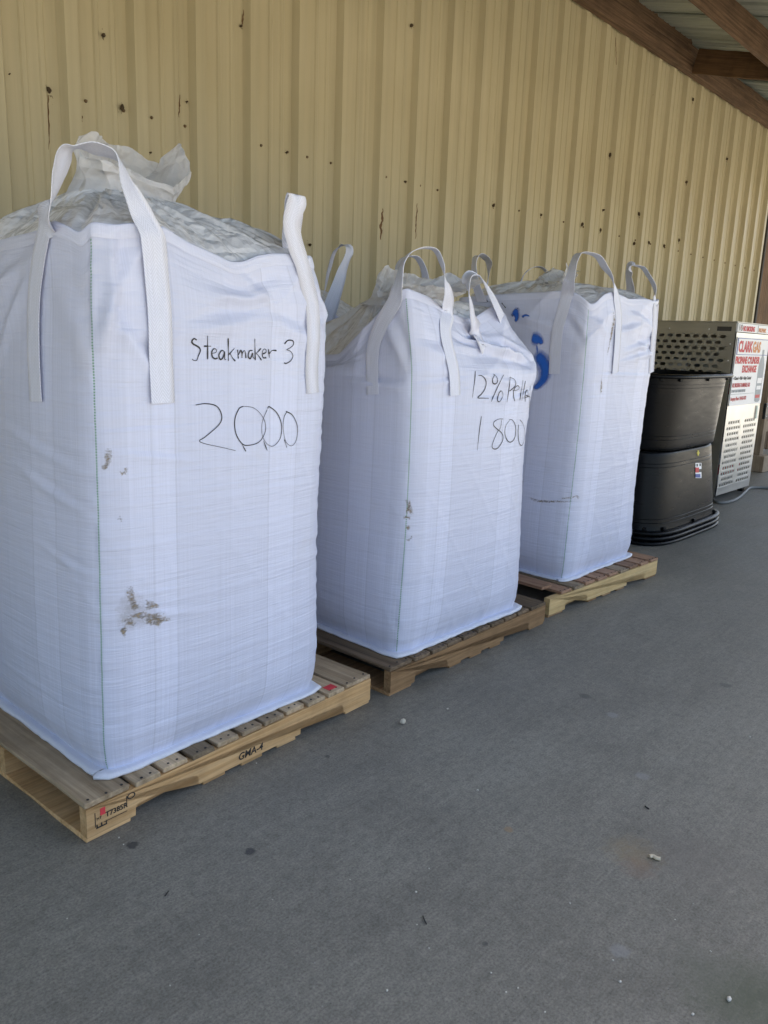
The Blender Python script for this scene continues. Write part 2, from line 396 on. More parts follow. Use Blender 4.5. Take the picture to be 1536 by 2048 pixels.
M = dict(
    concrete=mat_concrete(), wall=mat_wall(), roof=mat_roof(),
    earth=mat_plain('pale gravel ground', (.30, .27, .22), .95, 0, .25, 3, .5),
    deckwood=mat_wood('weathered pallet board', (.36, .26, .155), (.60, .46, .30), 'y', .75, .5),
    freshwood=mat_wood('yellow pine stringer', (.60, .40, .17), (.76, .56, .28), 'x', .7, .1),
    tanwood=mat_wood('tan pallet stringer', (.50, .295, .125), (.69, .45, .225), 'x', .74, .15),
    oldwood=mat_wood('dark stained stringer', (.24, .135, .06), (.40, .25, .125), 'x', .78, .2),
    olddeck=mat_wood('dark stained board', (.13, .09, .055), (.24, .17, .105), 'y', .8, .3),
    reddeck=mat_wood('reddish pallet board', (.27, .15, .09), (.42, .26, .16), 'y', .75, .4),
    beam=mat_wood('rough timber beam', (.075, .044, .024), (.20, .125, .072), 'x', .85, .12),
    rafter=mat_wood('dark timber rafter', (.07, .038, .018), (.13, .075, .035), 'y', .85, .1),
    post=mat_wood('brown timber post', (.10, .058, .03), (.19, .115, .06), 'z', .85, .2),
    greypost=mat_wood('weathered grey post', (.28, .20, .13), (.46, .36, .26), 'z', .85, .2),
    bag=mat_fabric('woven white bag cloth', (.675, .705, .85), True, .40),
    hem=mat_fabric('white hem tape', (.72, .735, .80), False, .5),
    tophem=mat_fabric('folded top hem', (.69, .715, .845), False, .42), liner=mat_liner(), topliner=mat_liner('filled liner film', .06), web=mat_webbing(), spray=mat_spray((.012, .12, .52)), mud=mat_mud(), dust=mat_mud('mud dust halo', .13, .27),
    ink=mat_plain('black marker ink', (.018, .017, .02), .5),
    stamp=mat_plain('black stencil ink', (.035, .03, .025), .8, 0, .4, 60),
    redink=mat_plain('red paint dab', (.62, .05, .06), .7),
    steel=mat_steel('brushed aluminium sheet', (.72, .715, .69), .36),
    steeldark=mat_steel('aluminium side sheet', (.50, .47, .41), .42),
    screw=mat_plain('rusty screw head', (.16, .11, .06), .6, .5),
    nest=mat_plain('mud dauber mud', (.085, .06, .035), .95, 0, .4, 60, .6),
    rust=mat_plain('scraped rust', (.14, .075, .03), .9, 0, .4, 80, .4),
    plastic=mat_plastic(),
    white=mat_plain('white sign enamel', (.80, .81, .82), .35, 0, .03),
    red=mat_plain('red sign ink', (.55, .015, .03), .45), blue=mat_plain('blue sign ink', (.03, .07, .30), .45),
    orange=mat_plain('orange sheen and sign print', (.62, .22, .05), .45), black=mat_plain('black sign ink', (.02, .02, .022), .45),  # orange: reflection painted into GAS, plain print on the header
    darkmetal=mat_plain('black painted latch', (.02, .02, .02), .4, .3), grey=mat_plain('grey sign print', (.33, .36, .38), .5),
    tankwhite=mat_plain('white cylinder paint', (.70, .70, .68), .35), tagcol=mat_plain('pale green tag', (.55, .68, .60), .5),
    hose=mat_plain('grey rubber hose', (.20, .20, .19), .6), crumb=mat_plain('pale grit', (.62, .58, .50), .8, 0, .2, 90),
    husk=mat_plain('pale husk', (.66, .56, .40), .8, 0, .2, 60), darkbit=mat_plain('dark debris', (.03, .028, .025), .8),
    stone=mat_plain('cream stone', (.60, .54, .42), .8, 0, .25, 120, .3), yellow=mat_plain('yellow mark', (.6, .5, .05), .5),
    inside=mat_plain('near-black matt', (.06, .055, .05), .8),  # near-black for the gap strip, cage shelf, cage floor and badge
)

# ------------------------------------------------------------------ ground and floor
me = box_mesh('ground', (400, 400, .1), 0, (0, 0, -.17)); tag(link('ground', me, M['earth']), kind='structure')
me = box_mesh('concrete_floor', (30, 9.0, .12), 0, (3, 2.6, -.06)); tag(link('concrete_floor', me, M['concrete']), kind='structure')

# ------------------------------------------------------------------ ribbed steel wall
WALLY, PITCHX, WEND, WTOP = 4.1, .374, 12.262, 4.632
wall = empty('metal_wall', (WEND, WALLY, 0), 0, 'long wall of tan ribbed steel sheets behind the bags', 'wall')
RIB0 = 2.0
def rib_profile(x0):
    """one pitch starting at a dark flank: (x, depth toward the yard)"""
    return [(x0, 0), (x0+.022, .045), (x0+.088, .045), (x0+.110, 0), (x0+.186, 0), (x0+.194, .0065), (x0+.214, .0065), (x0+.222, 0),
            (x0+.276, 0), (x0+.284, .0065), (x0+.304, .0065), (x0+.312, 0)]
def wall_panel(x0, nrib, right_end=None):
    pr = []
    for k in range(nrib): pr += rib_profile(x0 + k*PITCHX)
    pr.append((x0 + nrib*PITCHX - .002, 0.0))
    pr.append((x0 + nrib*PITCHX + .022, .0355))               # laps under the next sheet
    if right_end is not None: pr = [p for p in pr if p[0] < right_end-.03] + [(right_end, 0)]
    P = np.zeros((2, len(pr), 3))
    for i, (x, d) in enumerate(pr):
        P[0, i] = (x, WALLY-d, -.012); P[1, i] = (x, WALLY-d, WTOP)
    return grid_mesh('wall_panel', P, smooth=False)
xk = RIB0 - 5*3*PITCHX
while xk < WEND-.1:
    e = xk + 3*PITCHX
    o = link('wall_panel', wall_panel(xk, 3, WEND if e > WEND-.1 else None), M['wall']); world_child(o, wall)
    o.data.transform(Matrix.Translation((0, -.0012*(int(round((xk-RIB0)/PITCHX/3)) % 2), 0)))
    xk = e
gap_strip = link('dark_gap_strip', box_mesh('dark_gap_strip', (.05, .055, WTOP-.1), 0, (WEND+.027, WALLY-.02, (WTOP-.1)/2)), M['inside']); world_child(gap_strip, wall)  # added near-black strip, paints the shade of the open gap beside the post
# screws along the girt, where the sheets are fixed
bm = bmesh.new(); bmesh.ops.create_cone(bm, cap_ends=True, segments=8, radius1=.009, radius2=.006, depth=.009, matrix=Matrix.Rotation(math.pi/2, 4, 'X'))
screw_me = bm_mesh(bm, 'screw'); screw_me.materials.append(M['screw'])
k = 0
for i in range(-4, 28):
    for dx in (-.03, .135):
        x = RIB0 + i*PITCHX + dx
        if x < -1 or x > WEND-.05: continue
        if (i*7+int(dx*100)) % 3 == 0 and i < 16: continue
        o = link('screw', screw_me, None, None, (x, WALLY-.006, 2.543)); world_child(o, wall); k += 1
# mud-dauber nests and cobweb clots on the sheets, (photo u, v, size)
def nest_mesh(seed):
    r = random.Random(seed); bm = bmesh.new(); bmesh.ops.create_icosphere(bm, subdivisions=2, radius=1)
    for v in bm.verts: v.co *= .65+.6*r.random()
    for q in range(7):                                    # crumbs and drips clinging round it
        sz = r.uniform(.08, .3); c = Vector((r.gauss(0, .8), r.uniform(-.1, .3), r.gauss(-.5, 1.3)))
        res = bmesh.ops.create_icosphere(bm, subdivisions=1, radius=sz, matrix=Matrix.Translation(c) @ Matrix.Diagonal((.6, .5, r.uniform(.8, 3.2), 1)))
    return bm_mesh(bm, 'mud_nest')
nests = [nest_mesh(s) for s in range(5)]
for m_ in nests: m_.materials.append(M['nest'])
for i, (u, v, s, asp) in enumerate([(207, 70, 9, .9), (98, 180, 10, 1.4), (244, 215, 9, 1.5), (152, 266, 6, 1.6), (19, 148, 3, 1), (374, 203, 5, .7), (482, 52, 7, .8), (508, 155, 4, 1.2),
        (301, 305, 6, .6), (504, 280, 5, 1.2), (573, 305, 4, .8), (770, 46, 4, .7), (823, 51, 7, .9), (811, 363, 7, .4), (949, 392, 5, 1.6), (987, 411, 6, 1.1), (1082, 430, 5, 1.4),
        (1164, 449, 6, 1.5), (1201, 460, 5, 1.6), (1215, 464, 4, 1.5), (1207, 420, 6, .8), (1278, 428, 6, 1.5), (1268, 487, 7, 1.0), (1298, 485, 5, 1.4), (1328, 492, 5, 1.6), (1373, 364, 5, 1.3),
        (1454, 318, 5, 1.2), (1482, 306, 4, 1.8), (1331, 306, 4, 1.2), (1235, 262, 3, 1.4), (1305, 190, 4, 1.2), (1386, 199, 3, 2.5), (1124, 32, 4, 1), (966, 137, 3, 1), (620, 490, 6, 1.3), (1358, 480, 4, 1.8), (1404, 366, 3, 1.6), (1220, 310, 4, 2.4), (1475, 375, 3, 1.4)]):
    p = ony(u, v, WALLY-.012); dist = np.linalg.norm(p-C0)
    r = s*dist/FPX*.38
    o = link('mud_nest', nests[i % 5], None, None, p, (0, random.uniform(-.5, .5), 0)); o.scale = (r*.8, .012+r*.25, r*asp); world_child(o, wall)
for (u0, v0, u1, v1, wd) in ((757, 418, 752, 480, .022), (826, 408, 823, 478, .012), (96, 190, 97, 300, .006), (360, 190, 357, 235, .006), (165, 232, 154, 265, .007), (487, 20, 484, 50, .006), (1231, 75, 1232, 130, .007)):
    a, b = ony(u0, v0, WALLY-.004), ony(u1, v1, WALLY-.004)
    Pq = np.zeros((14, 3, 3))
    for j in range(14):
        t_ = j/13; c = a+(b-a)*t_; w_ = wd*(.3+.7*math.sin(math.pi*t_))*random.uniform(.5, 1.1); c = c+np.array([random.uniform(-.4, .4)*wd, 0, 0])
        for q in range(3): Pq[j, q] = c+np.array([(q-1)*w_, -.002-.003*(q == 1)-.038*(1 if u0 in (757, 826) else 0), 0])
    o = link('rust_scrape', grid_mesh('rust_scrape', Pq), M['rust']); world_child(o, wall)

# ------------------------------------------------------------------ lean-to roof over the floor
ROOFZ, SLOPE, EAVEY, RX0, RX1 = 4.640, .252, -.35, -4.6, 15.0
def roof_z(y): return ROOFZ - SLOPE*(WALLY-y)
roof = empty('lean_to_roof', (RX0, WALLY, ROOFZ), 0, 'lean-to roof of bare metal sheets on rough brown timbers', 'roof')
prof = [(0, 0), (.02, .03), (.07, .03), (.09, 0), (.19, 0), (.2, .007), (.22, .007), (.23, 0), (.31, 0), (.32, .007), (.34, .007), (.35, 0)]
xk = RX0
PR = .42
while xk < RX1-.01:
    pts = []
    for kx in range(3): pts += [(xk+kx*PR+a, b) for a, b in prof]
    pts.append((xk+3*PR+.012, .016))
    P = np.zeros((2, len(pts), 3))
    for i, (x, d) in enumerate(pts):
        P[0, i] = (x, EAVEY, roof_z(EAVEY)+d+.004); P[1, i] = (x, WALLY+.3, roof_z(WALLY+.3)+d+.004)
    world_child(link('roof_panel', grid_mesh('roof_panel', P, smooth=False), M['roof']), roof)
    xk += 3*PR
def timber(name, c, s, mat, rx=0.0, jitter=.004, seed=0):
    """a rough-sawn timber: subdivided box with slightly waney faces"""
    bm = bmesh.new(); bmesh.ops.create_cube(bm, size=1)
    L = int(np.argmax(s)); ed = [e for e in bm.edges if abs((e.verts[0].co-e.verts[1].co)[L]) > .5]
    bmesh.ops.subdivide_edges(bm, edges=ed, cuts=40, use_grid_fill=True)
    r = random.Random(seed)
    for v in bm.verts:
        v.co = Vector((v.co[i]*s[i] for i in range(3)))
        for i in range(3):
            if i != L: v.co[i] += r.uniform(-jitter, jitter)
    bmesh.ops.bevel(bm, geom=[e for e in bm.edges if e.calc_face_angle(0) > .6], offset=.004, segments=1, affect='EDGES')
    o = link(name, bm_mesh(bm, name), mat, None, c, (rx, 0, 0)); world_child(o, roof); return o
LB = 4.325
timber('ledger_beam', ((RX0+12.6)/2, WALLY-.085, LB+.085), (12.6-RX0, .075, .17), M['beam'], seed=1)
timber('ledger_beam', ((RX0+8.95)/2, WALLY-.10, LB+.243), (8.95-RX0, .05, .14), M['beam'], seed=2)
timber('ledger_beam', (10.7, WALLY-.10, LB+.215), (3.7, .05, .09), M['beam'], seed=6)
for k, y in enumerate((3.02, 1.85, .65, -.28)):
    timber('purlin', ((RX0+RX1)/2, y, roof_z(y)-.13), (RX1-RX0-.4, .045, .25), M['beam'], seed=3+k)
ra = math.atan(SLOPE)
for k, x in enumerate((-3.9, .8, 4.9, 9.05, 13.15, 14.9)):
    y0, y1 = EAVEY+.25, WALLY-.14; ym = (y0+y1)/2
    timber('rafter', (x, ym, roof_z(ym)-.16), (.045, (y1-y0)/math.cos(ra), .24), M['rafter'], ra, seed=9+k)
# timber post past the end of the wall, and a weathered post beyond the cage
post = empty('timber_post', (12.75, 4.12, 0), 0, 'dark brown timber post past the far end of the tan wall', 'post')
for k in range(3):
    bm = bmesh.new(); bx(bm, (0, 0, 2.15), (.255, .09, 4.3)); bmesh.ops.bevel(bm, geom=bm.edges[:], offset=.006, segments=1, affect='EDGES')
    link('post_board', bm_mesh(bm, 'post_board'), M['post'], post, (-.27+.262*k, .004*k, 0))
p = onz(1519, 944)
gp = empty('weathered_post', (p[0]+.05, p[1]+.05, 0), 0, 'weathered grey timber post on a wooden block beyond the propane cage', 'post')
link('base_block', box_mesh('base_block', (.22, .2, .2), .008, (0, 0, .1)), M['greypost'], gp)
link('post_shaft', box_mesh('post_shaft', (.12, .1, 1.5), .006, (.03, .03, .95)), M['greypost'], gp)
link('rail', box_mesh('rail', (1.6, .05, .12), .006, (.86, .06, .52)), M['greypost'], gp)
link('rail', box_mesh('rail', (1.6, .05, .12), .006, (.86, .06, 1.15)), M['greypost'], gp)

fence = empty('board_fence', (11.0, 3.72, 0), 0, 'low brown board fence beyond the propane cage at the far right edge', 'fence')
for k in range(14):
    link('fence_board', box_mesh('fence_board', (.17, .022, 1.25+random.uniform(-.02, .02)), .003, (0, 0, .64)), M['post'], fence, (.09+.18*k, .003*(k % 2), 0))
for zz in (.3, 1.0): link('rail', box_mesh('rail', (2.6, .04, .09), .003, (1.3, .033, zz)), M['post'], fence)

# ------------------------------------------------------------------ pallets
PL, PD = 1.219, 1.016
def stringer_mesh():
    """48-inch stringer with two fork notches, 35 mm thick"""
    def notch(a, b, h=.036):
        return [(a, 0), (a+.002, h*.7), (a+.011, h), (b-.011, h), (b-.002, h*.7), (b, 0)]
    pts = [(0, 0)] + notch(.155, .385) + notch(.834, 1.064) + [(PL, 0), (PL, .090), (0, .090)]
    bm = bmesh.new()
    f = [bm.verts.new((x, 0, z)) for x, z in pts]; b = [bm.verts.new((x, .036, z)) for x, z in pts]
    bm.faces.new(f); bm.faces.new(b[::-1])
    for i in range(len(pts)):
        j = (i+1) % len(pts); bm.faces.new((f[j], f[i], b[i], b[j]))
    bmesh.ops.triangulate(bm, faces=[q for q in bm.faces if len(q.verts) > 4])
    me = bm_mesh(bm, 'stringer'); return me
def board_mesh(w, l, t, seed):
    bm = bmesh.new(); bx(bm, (0, 0, 0), (w, l, t))
    r = random.Random(seed)
    bmesh.ops.subdivide_edges(bm, edges=[e for e in bm.edges if abs(e.verts[0].co.y-e.verts[1].co.y) > l*.5], cuts=5)
    for v in bm.verts: v.co.x += r.uniform(-.0025, .0025); v.co.z += r.uniform(-.001, .001)
    bmesh.ops.bevel(bm, geom=[e for e in bm.edges if e.calc_face_angle(0) > .6], offset=.002, segments=1, affect='EDGES')
    return bm_mesh(bm, 'deck_board')
def nail_mesh():
    bm = bmesh.new(); bmesh.ops.create_cone(bm, cap_ends=True, segments=7, radius1=.0042, radius2=.0042, depth=.002); return bm_mesh(bm, 'nail')
NAIL = nail_mesh(); NAIL.materials.append(M['darkbit'])
def pallet(x, y, a, label, strmat, deckmat, widths, skip=(), lift=None):
    t = empty('wooden_pallet', (x, y, 0), a, label, 'pallet', 'wooden pallets under the bags')
    sm = stringer_mesh(); sm.materials.append(strmat[0]); s2 = stringer_mesh(); s2.materials.append(strmat[1])
    for k, yy in enumerate((0, PD/2-.018, PD-.036)): link('stringer', sm if k == 0 else s2, None, t, (0, yy, .016))
    tot = sum(widths); gap = (PL-tot)/(len(widths)-1); xx = 0
    for k, w in enumerate(widths):
        me = board_mesh(w, PD-.004, .016, 40+k+int(x*10))
        dm = deckmat[k % len(deckmat)]; me.materials.append(dm)
        zz = .114+.0005+random.uniform(0, .0012); yy = PD/2+random.uniform(-.005, .005); rz = random.uniform(-.004, .004); rx = 0
        if lift and k == lift[0]: yy += lift[1]; zz += lift[2]; rx = lift[3]
        o = link('deck_board', me, None, t, (xx+w/2, yy, zz), (rx, 0, rz))
        if not (lift and k == lift[0]):
            for q in range(2 if w < .1 else 3):
                link('nail', NAIL, None, o, ((q-.5*(1 if w < .1 else 2))*w*.38/(1 if w < .1 else 1), -PD/2+.018+random.uniform(-.006, .006), .0085))
        xx += w+gap
    for k, bxp in enumerate((.07, .45, .61, .77, PL-.07)):
        me = board_mesh(.14 if k in (0, 4) else .09, PD-.01, .0155, 80+k); me.materials.append(strmat[1]); me.name = 'bottom_board'
        link('bottom_board', me, None, t, (bxp, PD/2, .008))
    return t
W11 = [.14]+[.086]*9+[.14]
p1 = pallet(.911, 1.918, .052, 'tan wooden pallet with stamped marks under the nearest bag', (M['tanwood'], M['tanwood']), [M['deckwood'], M['deckwood'], M['tanwood'] if False else M['deckwood']], W11)
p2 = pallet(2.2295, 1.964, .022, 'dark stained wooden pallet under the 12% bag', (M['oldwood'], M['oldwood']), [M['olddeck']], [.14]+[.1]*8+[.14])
p3 = pallet(3.545, 2.0226, -.040, 'pallet with fresh yellow pine stringer and reddish boards, a loose lifted end board', (M['freshwood'], M['oldwood']), [M['reddeck'], M['reddeck'], M['deckwood'], M['reddeck']], [.09]+[.1]*8+[.1], lift=(0, .055, .030, -.012))

def text_mesh(s, size, bold=0.0, shear=0.0, align='LEFT', space=1.0, xs=1.0):
    cu = bpy.data.curves.new('lettering', 'FONT'); cu.body = s; cu.size = size; cu.shear = shear; cu.offset = bold; cu.align_x = align; cu.space_character = space
    cu.resolution_u = 3; cu.extrude = .0004
    o = bpy.data.objects.new('lettering', cu); COL.objects.link(o)
    bpy.context.view_layer.update()
    me = bpy.data.meshes.new_from_object(o.evaluated_get(bpy.context.evaluated_depsgraph_get()))
    bpy.data.objects.remove(o); bpy.data.curves.remove(cu)
    if xs != 1.0: me.transform(Matrix.Diagonal((xs, 1, 1, 1)))
    me.name = 'lettering'; return me
RX90 = (math.pi/2, 0, 0)
def stamp(par, s, size, loc, mat, rot=RX90, **kw):
    me = text_mesh(s, size, **kw); me.materials.append(mat)
    return link('stamp', me, None, par, loc, rot)
stamp(p1, 'GMA-4', .036, (.545, -.0009, .030), M['stamp'], bold=.0005, shear=.15)
stamp(p1, 'T7385R', .022, (.058, -.0009, .058), M['stamp'], bold=.0004)
stamp(p1, 'HT', .012, (.030, -.0009, .060), M['stamp'])
for (cx, cz, sx, sz) in ((.026, .063, .002, .045), (.127, .075, .002, .035), (.09, .045, .075, .0018), (.045, .036, .034, .004), (.031, .040, .004, .012), (.045, .041, .004, .012), (.06, .041, .003, .012)):
    link('stamp', box_mesh('stamp', (sx, .0012, sz)), M['stamp'], p1, (cx, -.0004, cz))
link('stamp', box_mesh('stamp', (.016, .0012, .022), 0), M['redink'], p1, (.050, -.0004, .081))
bm = bmesh.new(); bmesh.ops.create_circle(bm, cap_ends=False, segments=14, radius=.012)
ring = bm_mesh(bm, 'stamp')
P = np.array([[(r_*math.cos(a_), 0, r_*.7*math.sin(a_)) for a_ in np.linspace(0, 2*math.pi, 17)] for r_ in (.010, .014)])
link('stamp', grid_mesh('stamp', P), M['stamp'], p1, (.142, -.0012, .088))
stamp(p1, 'T·0 K51 AE8', .03, (.012, .72, .1236), M['stamp'], rot=(0, 0, 1.5), bold=.0006) if False else None
me = box_mesh('red_mark', (.045, .035, .0012)); link('red_mark', me, M['redink'], p1, (PL-.197, .035, .1242))

# ------------------------------------------------------------------ bulk bags
NF, NL = 80, 190
def make_bag(spec):
    """woven cube bag from a stack of corner rings; returns thing and helpers"""
    t = empty('bulk_bag', spec['base'], 0, spec['label'], 'bulk bag', 'white woven bulk bags')
    zs = np.array([r[0] for r in spec['rings']]); CR = np.array([[c for c in r[1]] for r in spec['rings']], float)   # (k, 4, 3) FL FR RR RL
    nf = spec.get('nf', NF); nl = spec.get('nl', NL)
    zz = zs[0]+(zs[-1]-zs[0])*np.linspace(0, 1, nl)
    C = catmull_at(zs, CR, zz)                                              # (nl,4,3)
    B = catmull_at(zs, np.array([r[2] for r in spec['rings']], float), zz)   # bulge
    tt = np.arange(nf)/nf
    P = np.zeros((nl, 4*nf, 3)); F = np.zeros((nl, 4*nf)); S = np.zeros((nl, 4*nf))
    for k in range(4):
        a, b = C[:, k], C[:, (k+1) % 4]
        q = a[:, None]*(1-tt)[None, :, None] + b[:, None]*tt[None, :, None]
        d = b-a; nrm = np.stack([d[:, 1], -d[:, 0], np.zeros(nl)], -1); nrm /= np.linalg.norm(nrm, axis=1, keepdims=True)
        s = np.abs(2*tt-1); q = q + nrm[:, None]*(B[:, None, None]*(1-s**2.6)[None, :, None])
        P[:, k*nf:(k+1)*nf] = q; F[:, k*nf:(k+1)*nf] = k; S[:, k*nf:(k+1)*nf] = (k+tt)[None]
    # round the vertical corners
    w = max(1, int(round(spec.get('round', .055)/(.9/nf))))
    for _ in range(2):
        acc = np.zeros_like(P)
        for j in range(-w, w+1): acc += np.roll(P, j, 1)
        P = acc/(2*w+1)
    vfrac = np.repeat(np.linspace(0, 1, nl)[:, None], 4*nf, 1)
    ff = S - np.floor(S); face = np.floor(S).astype(int)
    # top edge droop, as height change at stations along the perimeter
    st = np.array([q[0] for q in spec['droop']], float); dz = np.array([q[1] for q in spec['droop']], float)
    dzz = np.interp(S[0], st, dz)
    kk = np.hanning(9); kk /= kk.sum(); dzz = np.convolve(np.r_[dzz[-4:], dzz, dzz[:4]], kk, 'valid')
    top = spec.get('droopfrom', .80)
    g = np.clip((vfrac-top)/(1-top), 0, 1); P[..., 2] += (g*g*(3-2*g))*dzz[None]
    tb = (zz[:, None]-zs[0])/.085; cxy = P[..., :2].mean(1, keepdims=True)
    tuck = .024*np.exp(-np.maximum(tb, 0)**1.2*1.6)
    rel = P[..., :2]-cxy; P[..., :2] -= rel/(np.linalg.norm(rel, axis=-1, keepdims=True))*tuck[..., None]
    # cloth relief
    Z = zz[:, None]+0*S; U = S*.9; sd = spec['seed']
    dcorn = np.minimum(ff, 1-ff)*.9
    topw = np.clip((Z-(zs[-1]-.62))/.62, 0, 1)
    d = .0010*n2(U, Z, 3.5, 55, sd) + .0012*n2(U, Z, 2.2, 22, sd+1) + .007*n2(U, Z, 1.8, 2.2, sd+2)
    d += .0040*np.exp(-dcorn/.07)*n2(U, Z, 6, 46, sd+3)*(.35+.65*n2(U, Z, .1, 3, sd+4)**2+.2)
    rot1 = U*.8+Z*.6; rot2 = U*.6-Z*.8
    d += topw**1.2*.011*crumple(np.stack([U, Z*1.3, U*0], -1)+sd, 3.2, sd+40, 4) + topw**1.3*(.011*n2(rot1, rot2, 3.0, 9, sd+5)+.007*n2(rot2, rot1, 4.5, 13, sd+6))
    ridge = 1-np.abs(n2(rot1, rot2, 2.2, 5.5, sd+7)); d += topw*.010*(ridge**6-.3)
    d += (1-topw)*.0016*(1-np.abs(n2(rot2, rot1, 1.6, 7, sd+8)))**10
    # short vertical gathers over the bottom seam
    bot = np.exp(-(Z-zs[0])/.05); d += bot*.004*n2(U, Z, 34, 3, sd+9)
    for (s0, z0, s1, z1, wd, amp) in spec.get('folds', []):
        ax_, az_ = s0*.9, z0; bx_, bz_ = s1*.9, z1; L2 = (bx_-ax_)**2+(bz_-az_)**2
        tq = np.clip(((U-ax_)*(bx_-ax_)+(Z-az_)*(bz_-az_))/L2, 0, 1)
        px = U-(ax_+tq*(bx_-ax_)); pz = Z-(az_+tq*(bz_-az_)); dist = np.sqrt(px**2+pz**2)
        side = np.sign((bx_-ax_)*pz-(bz_-az_)*px)
        ta = np.sin(np.pi*np.clip(tq*.9+.05, 0, 1))
        d += amp*ta*(np.exp(-(dist/wd)**2) - .75*np.exp(-((dist-wd*1.25)/wd)**2)*(side > 0))
    N = grid_normals(P, True); P = P + N*d[..., None]
    UVs = np.stack([U, Z], -1)
    body = link('body', grid_mesh('body', P, UVs, True), M['bag']); world_child(body, t)
    bv = BVHTree.FromPolygons([tuple(v) for v in P.reshape(-1, 3)], [(j*4*nf+i, j*4*nf+(i+1) % (4*nf), (j+1)*4*nf+(i+1) % (4*nf), (j+1)*4*nf+i) for j in range(nl-1) for i in range(4*nf)])
    # sewn hem round the top edge: a doubled band a little proud of the cloth
    nh = 5; jt = nl-1; hb = spec.get('hem', .034)
    H = np.zeros((nh+3, 4*nf, 3)); HU = np.zeros((nh+3, 4*nf, 2))
    N2 = grid_normals(P, True)
    dzl = (zs[-1]-zs[0])/(nl-1)
    for q in range(nh):
        jj = jt - hb*(1-q/(nh-1))/dzl; j0 = int(jj); f = jj-j0; j1 = min(j0+1, nl-1)
        H[q] = P[j0]*(1-f)+P[j1]*f + N2[j0]*(.0015+.0014*(q > 0))
    H[nh] = H[nh-1]+np.array([0, 0, .003])-N2[jt]*.003; H[nh+1] = H[nh-1]-N2[jt]*.009; H[nh+2] = H[nh+1]+np.array([0, 0, -.05])-N2[jt]*.012
    HU[..., 0] = S[0][None]*.9; HU[..., 1] = np.linspace(0, .1, nh+3)[:, None]
    world_child(link('hem', grid_mesh('hem', H, HU, True), M['tophem']), t)
    # flat sewn lip round the base
    Lp = np.zeros((6, 4*nf, 3)); LU = np.zeros((6, 4*nf, 2)); Nb = N2[2].copy(); Nb[:, 2] = 0; Nb /= np.linalg.norm(Nb, axis=1, keepdims=True)
    s_ = S[0]; wob = .004*n2(s_*.9, s_*0, 9, 1, sd+20)+.005*n2(s_*.9, s_*0, 2.5, 1, sd+21)
    fc = s_-np.floor(s_); cr = np.exp(-np.minimum(fc, 1-fc)/.02)
    lipw = .034+wob+.016*cr
    z0 = spec['base'][2]
    for q, (o_, h_) in enumerate(((-.35, .013), (.05, .0115), (.55, .009), (1.0, .0065), (1.0, .0025), (-.3, .0025))):
        Lp[q] = P[0]; Lp[q, :, :2] += Nb[:, :2]*(o_*lipw[:, None])
        Lp[q, :, 2] = z0+h_+(np.abs(wob)*.9+.0015)*(q in (2, 3))
    LU[..., 0] = s_[None]*.9; LU[..., 1] = np.linspace(0, .05, 6)[:, None]
    world_child(link('bottom_seam', grid_mesh('bottom_seam', Lp, LU, True), M['hem']), t)
    # liner top: domed cloth gathered toward the filling spout
    K = 90; cx, cy, cz, rn = spec['neck']
    rim = P[jt]-N2[jt]*.012+np.array([0, 0, -.022]); nr = rim.shape[0]
    th = np.arctan2(rim[:, 1]-cy, rim[:, 0]-cx)
    neck = np.stack([cx+rn[0]*np.cos(th), cy+rn[1]*np.sin(th), np.full(nr, cz)], -1)
    r = np.linspace(0, 1, K)[:, None, None]
    D = rim[None]*(1-r)+neck[None]*r
    prof = spec.get('domep', .75)
    D[..., 2] = rim[None, :, 2] + (cz-rim[None, :, 2])*(r[..., 0]**prof)
    uu = np.repeat(s_[None]*.9, K, 0); rr = np.repeat(r[:, :, 0], nr, 1)
    env = np.sin(np.pi*np.clip(rr, 0, 1))**.6
    ang = uu*6.0+1.3*n2(uu, rr, 1.4, 2.0, sd+33)+.8*rr*n2(uu, rr, .8, .5, sd+34)
    def crease(x): t_ = np.abs((x % 1)*2-1); return t_**.55-.6
    pleat = crease(ang)+.6*crease(ang*1.83+.4*rr+n2(uu, rr, 2.5, 1.6, sd+35))+.35*crease(ang*3.7+n2(uu, rr, 4, 3, sd+36))
    D[..., 2] += env*.026*pleat*(.45+.55*rr) + env*.030*crumple(D, 2.2, sd+5, 3) + env*.012*n2(uu, rr, 5, 3, sd+37)
    D[..., :2] += (env*.012*crumple(D+5, 4.0, sd+6, 3))[..., None]
    world_child(link('top_liner', grid_mesh('top_liner', D, np.stack([uu, rr], -1), True), M['topliner']), t)
    def surf(u, v, off=.004):
        dr = sight(u, v); dr = dr/np.linalg.norm(dr)
        hit = bv.ray_cast(Vector(C0), Vector(dr))
        if hit[0] is None: return None
        n = Vector(hit[1]);
        if n.dot(Vector(dr)) > 0: n = -n
        return np.array(hit[0]+n*off), np.array(n)
    return t, surf, P, N2

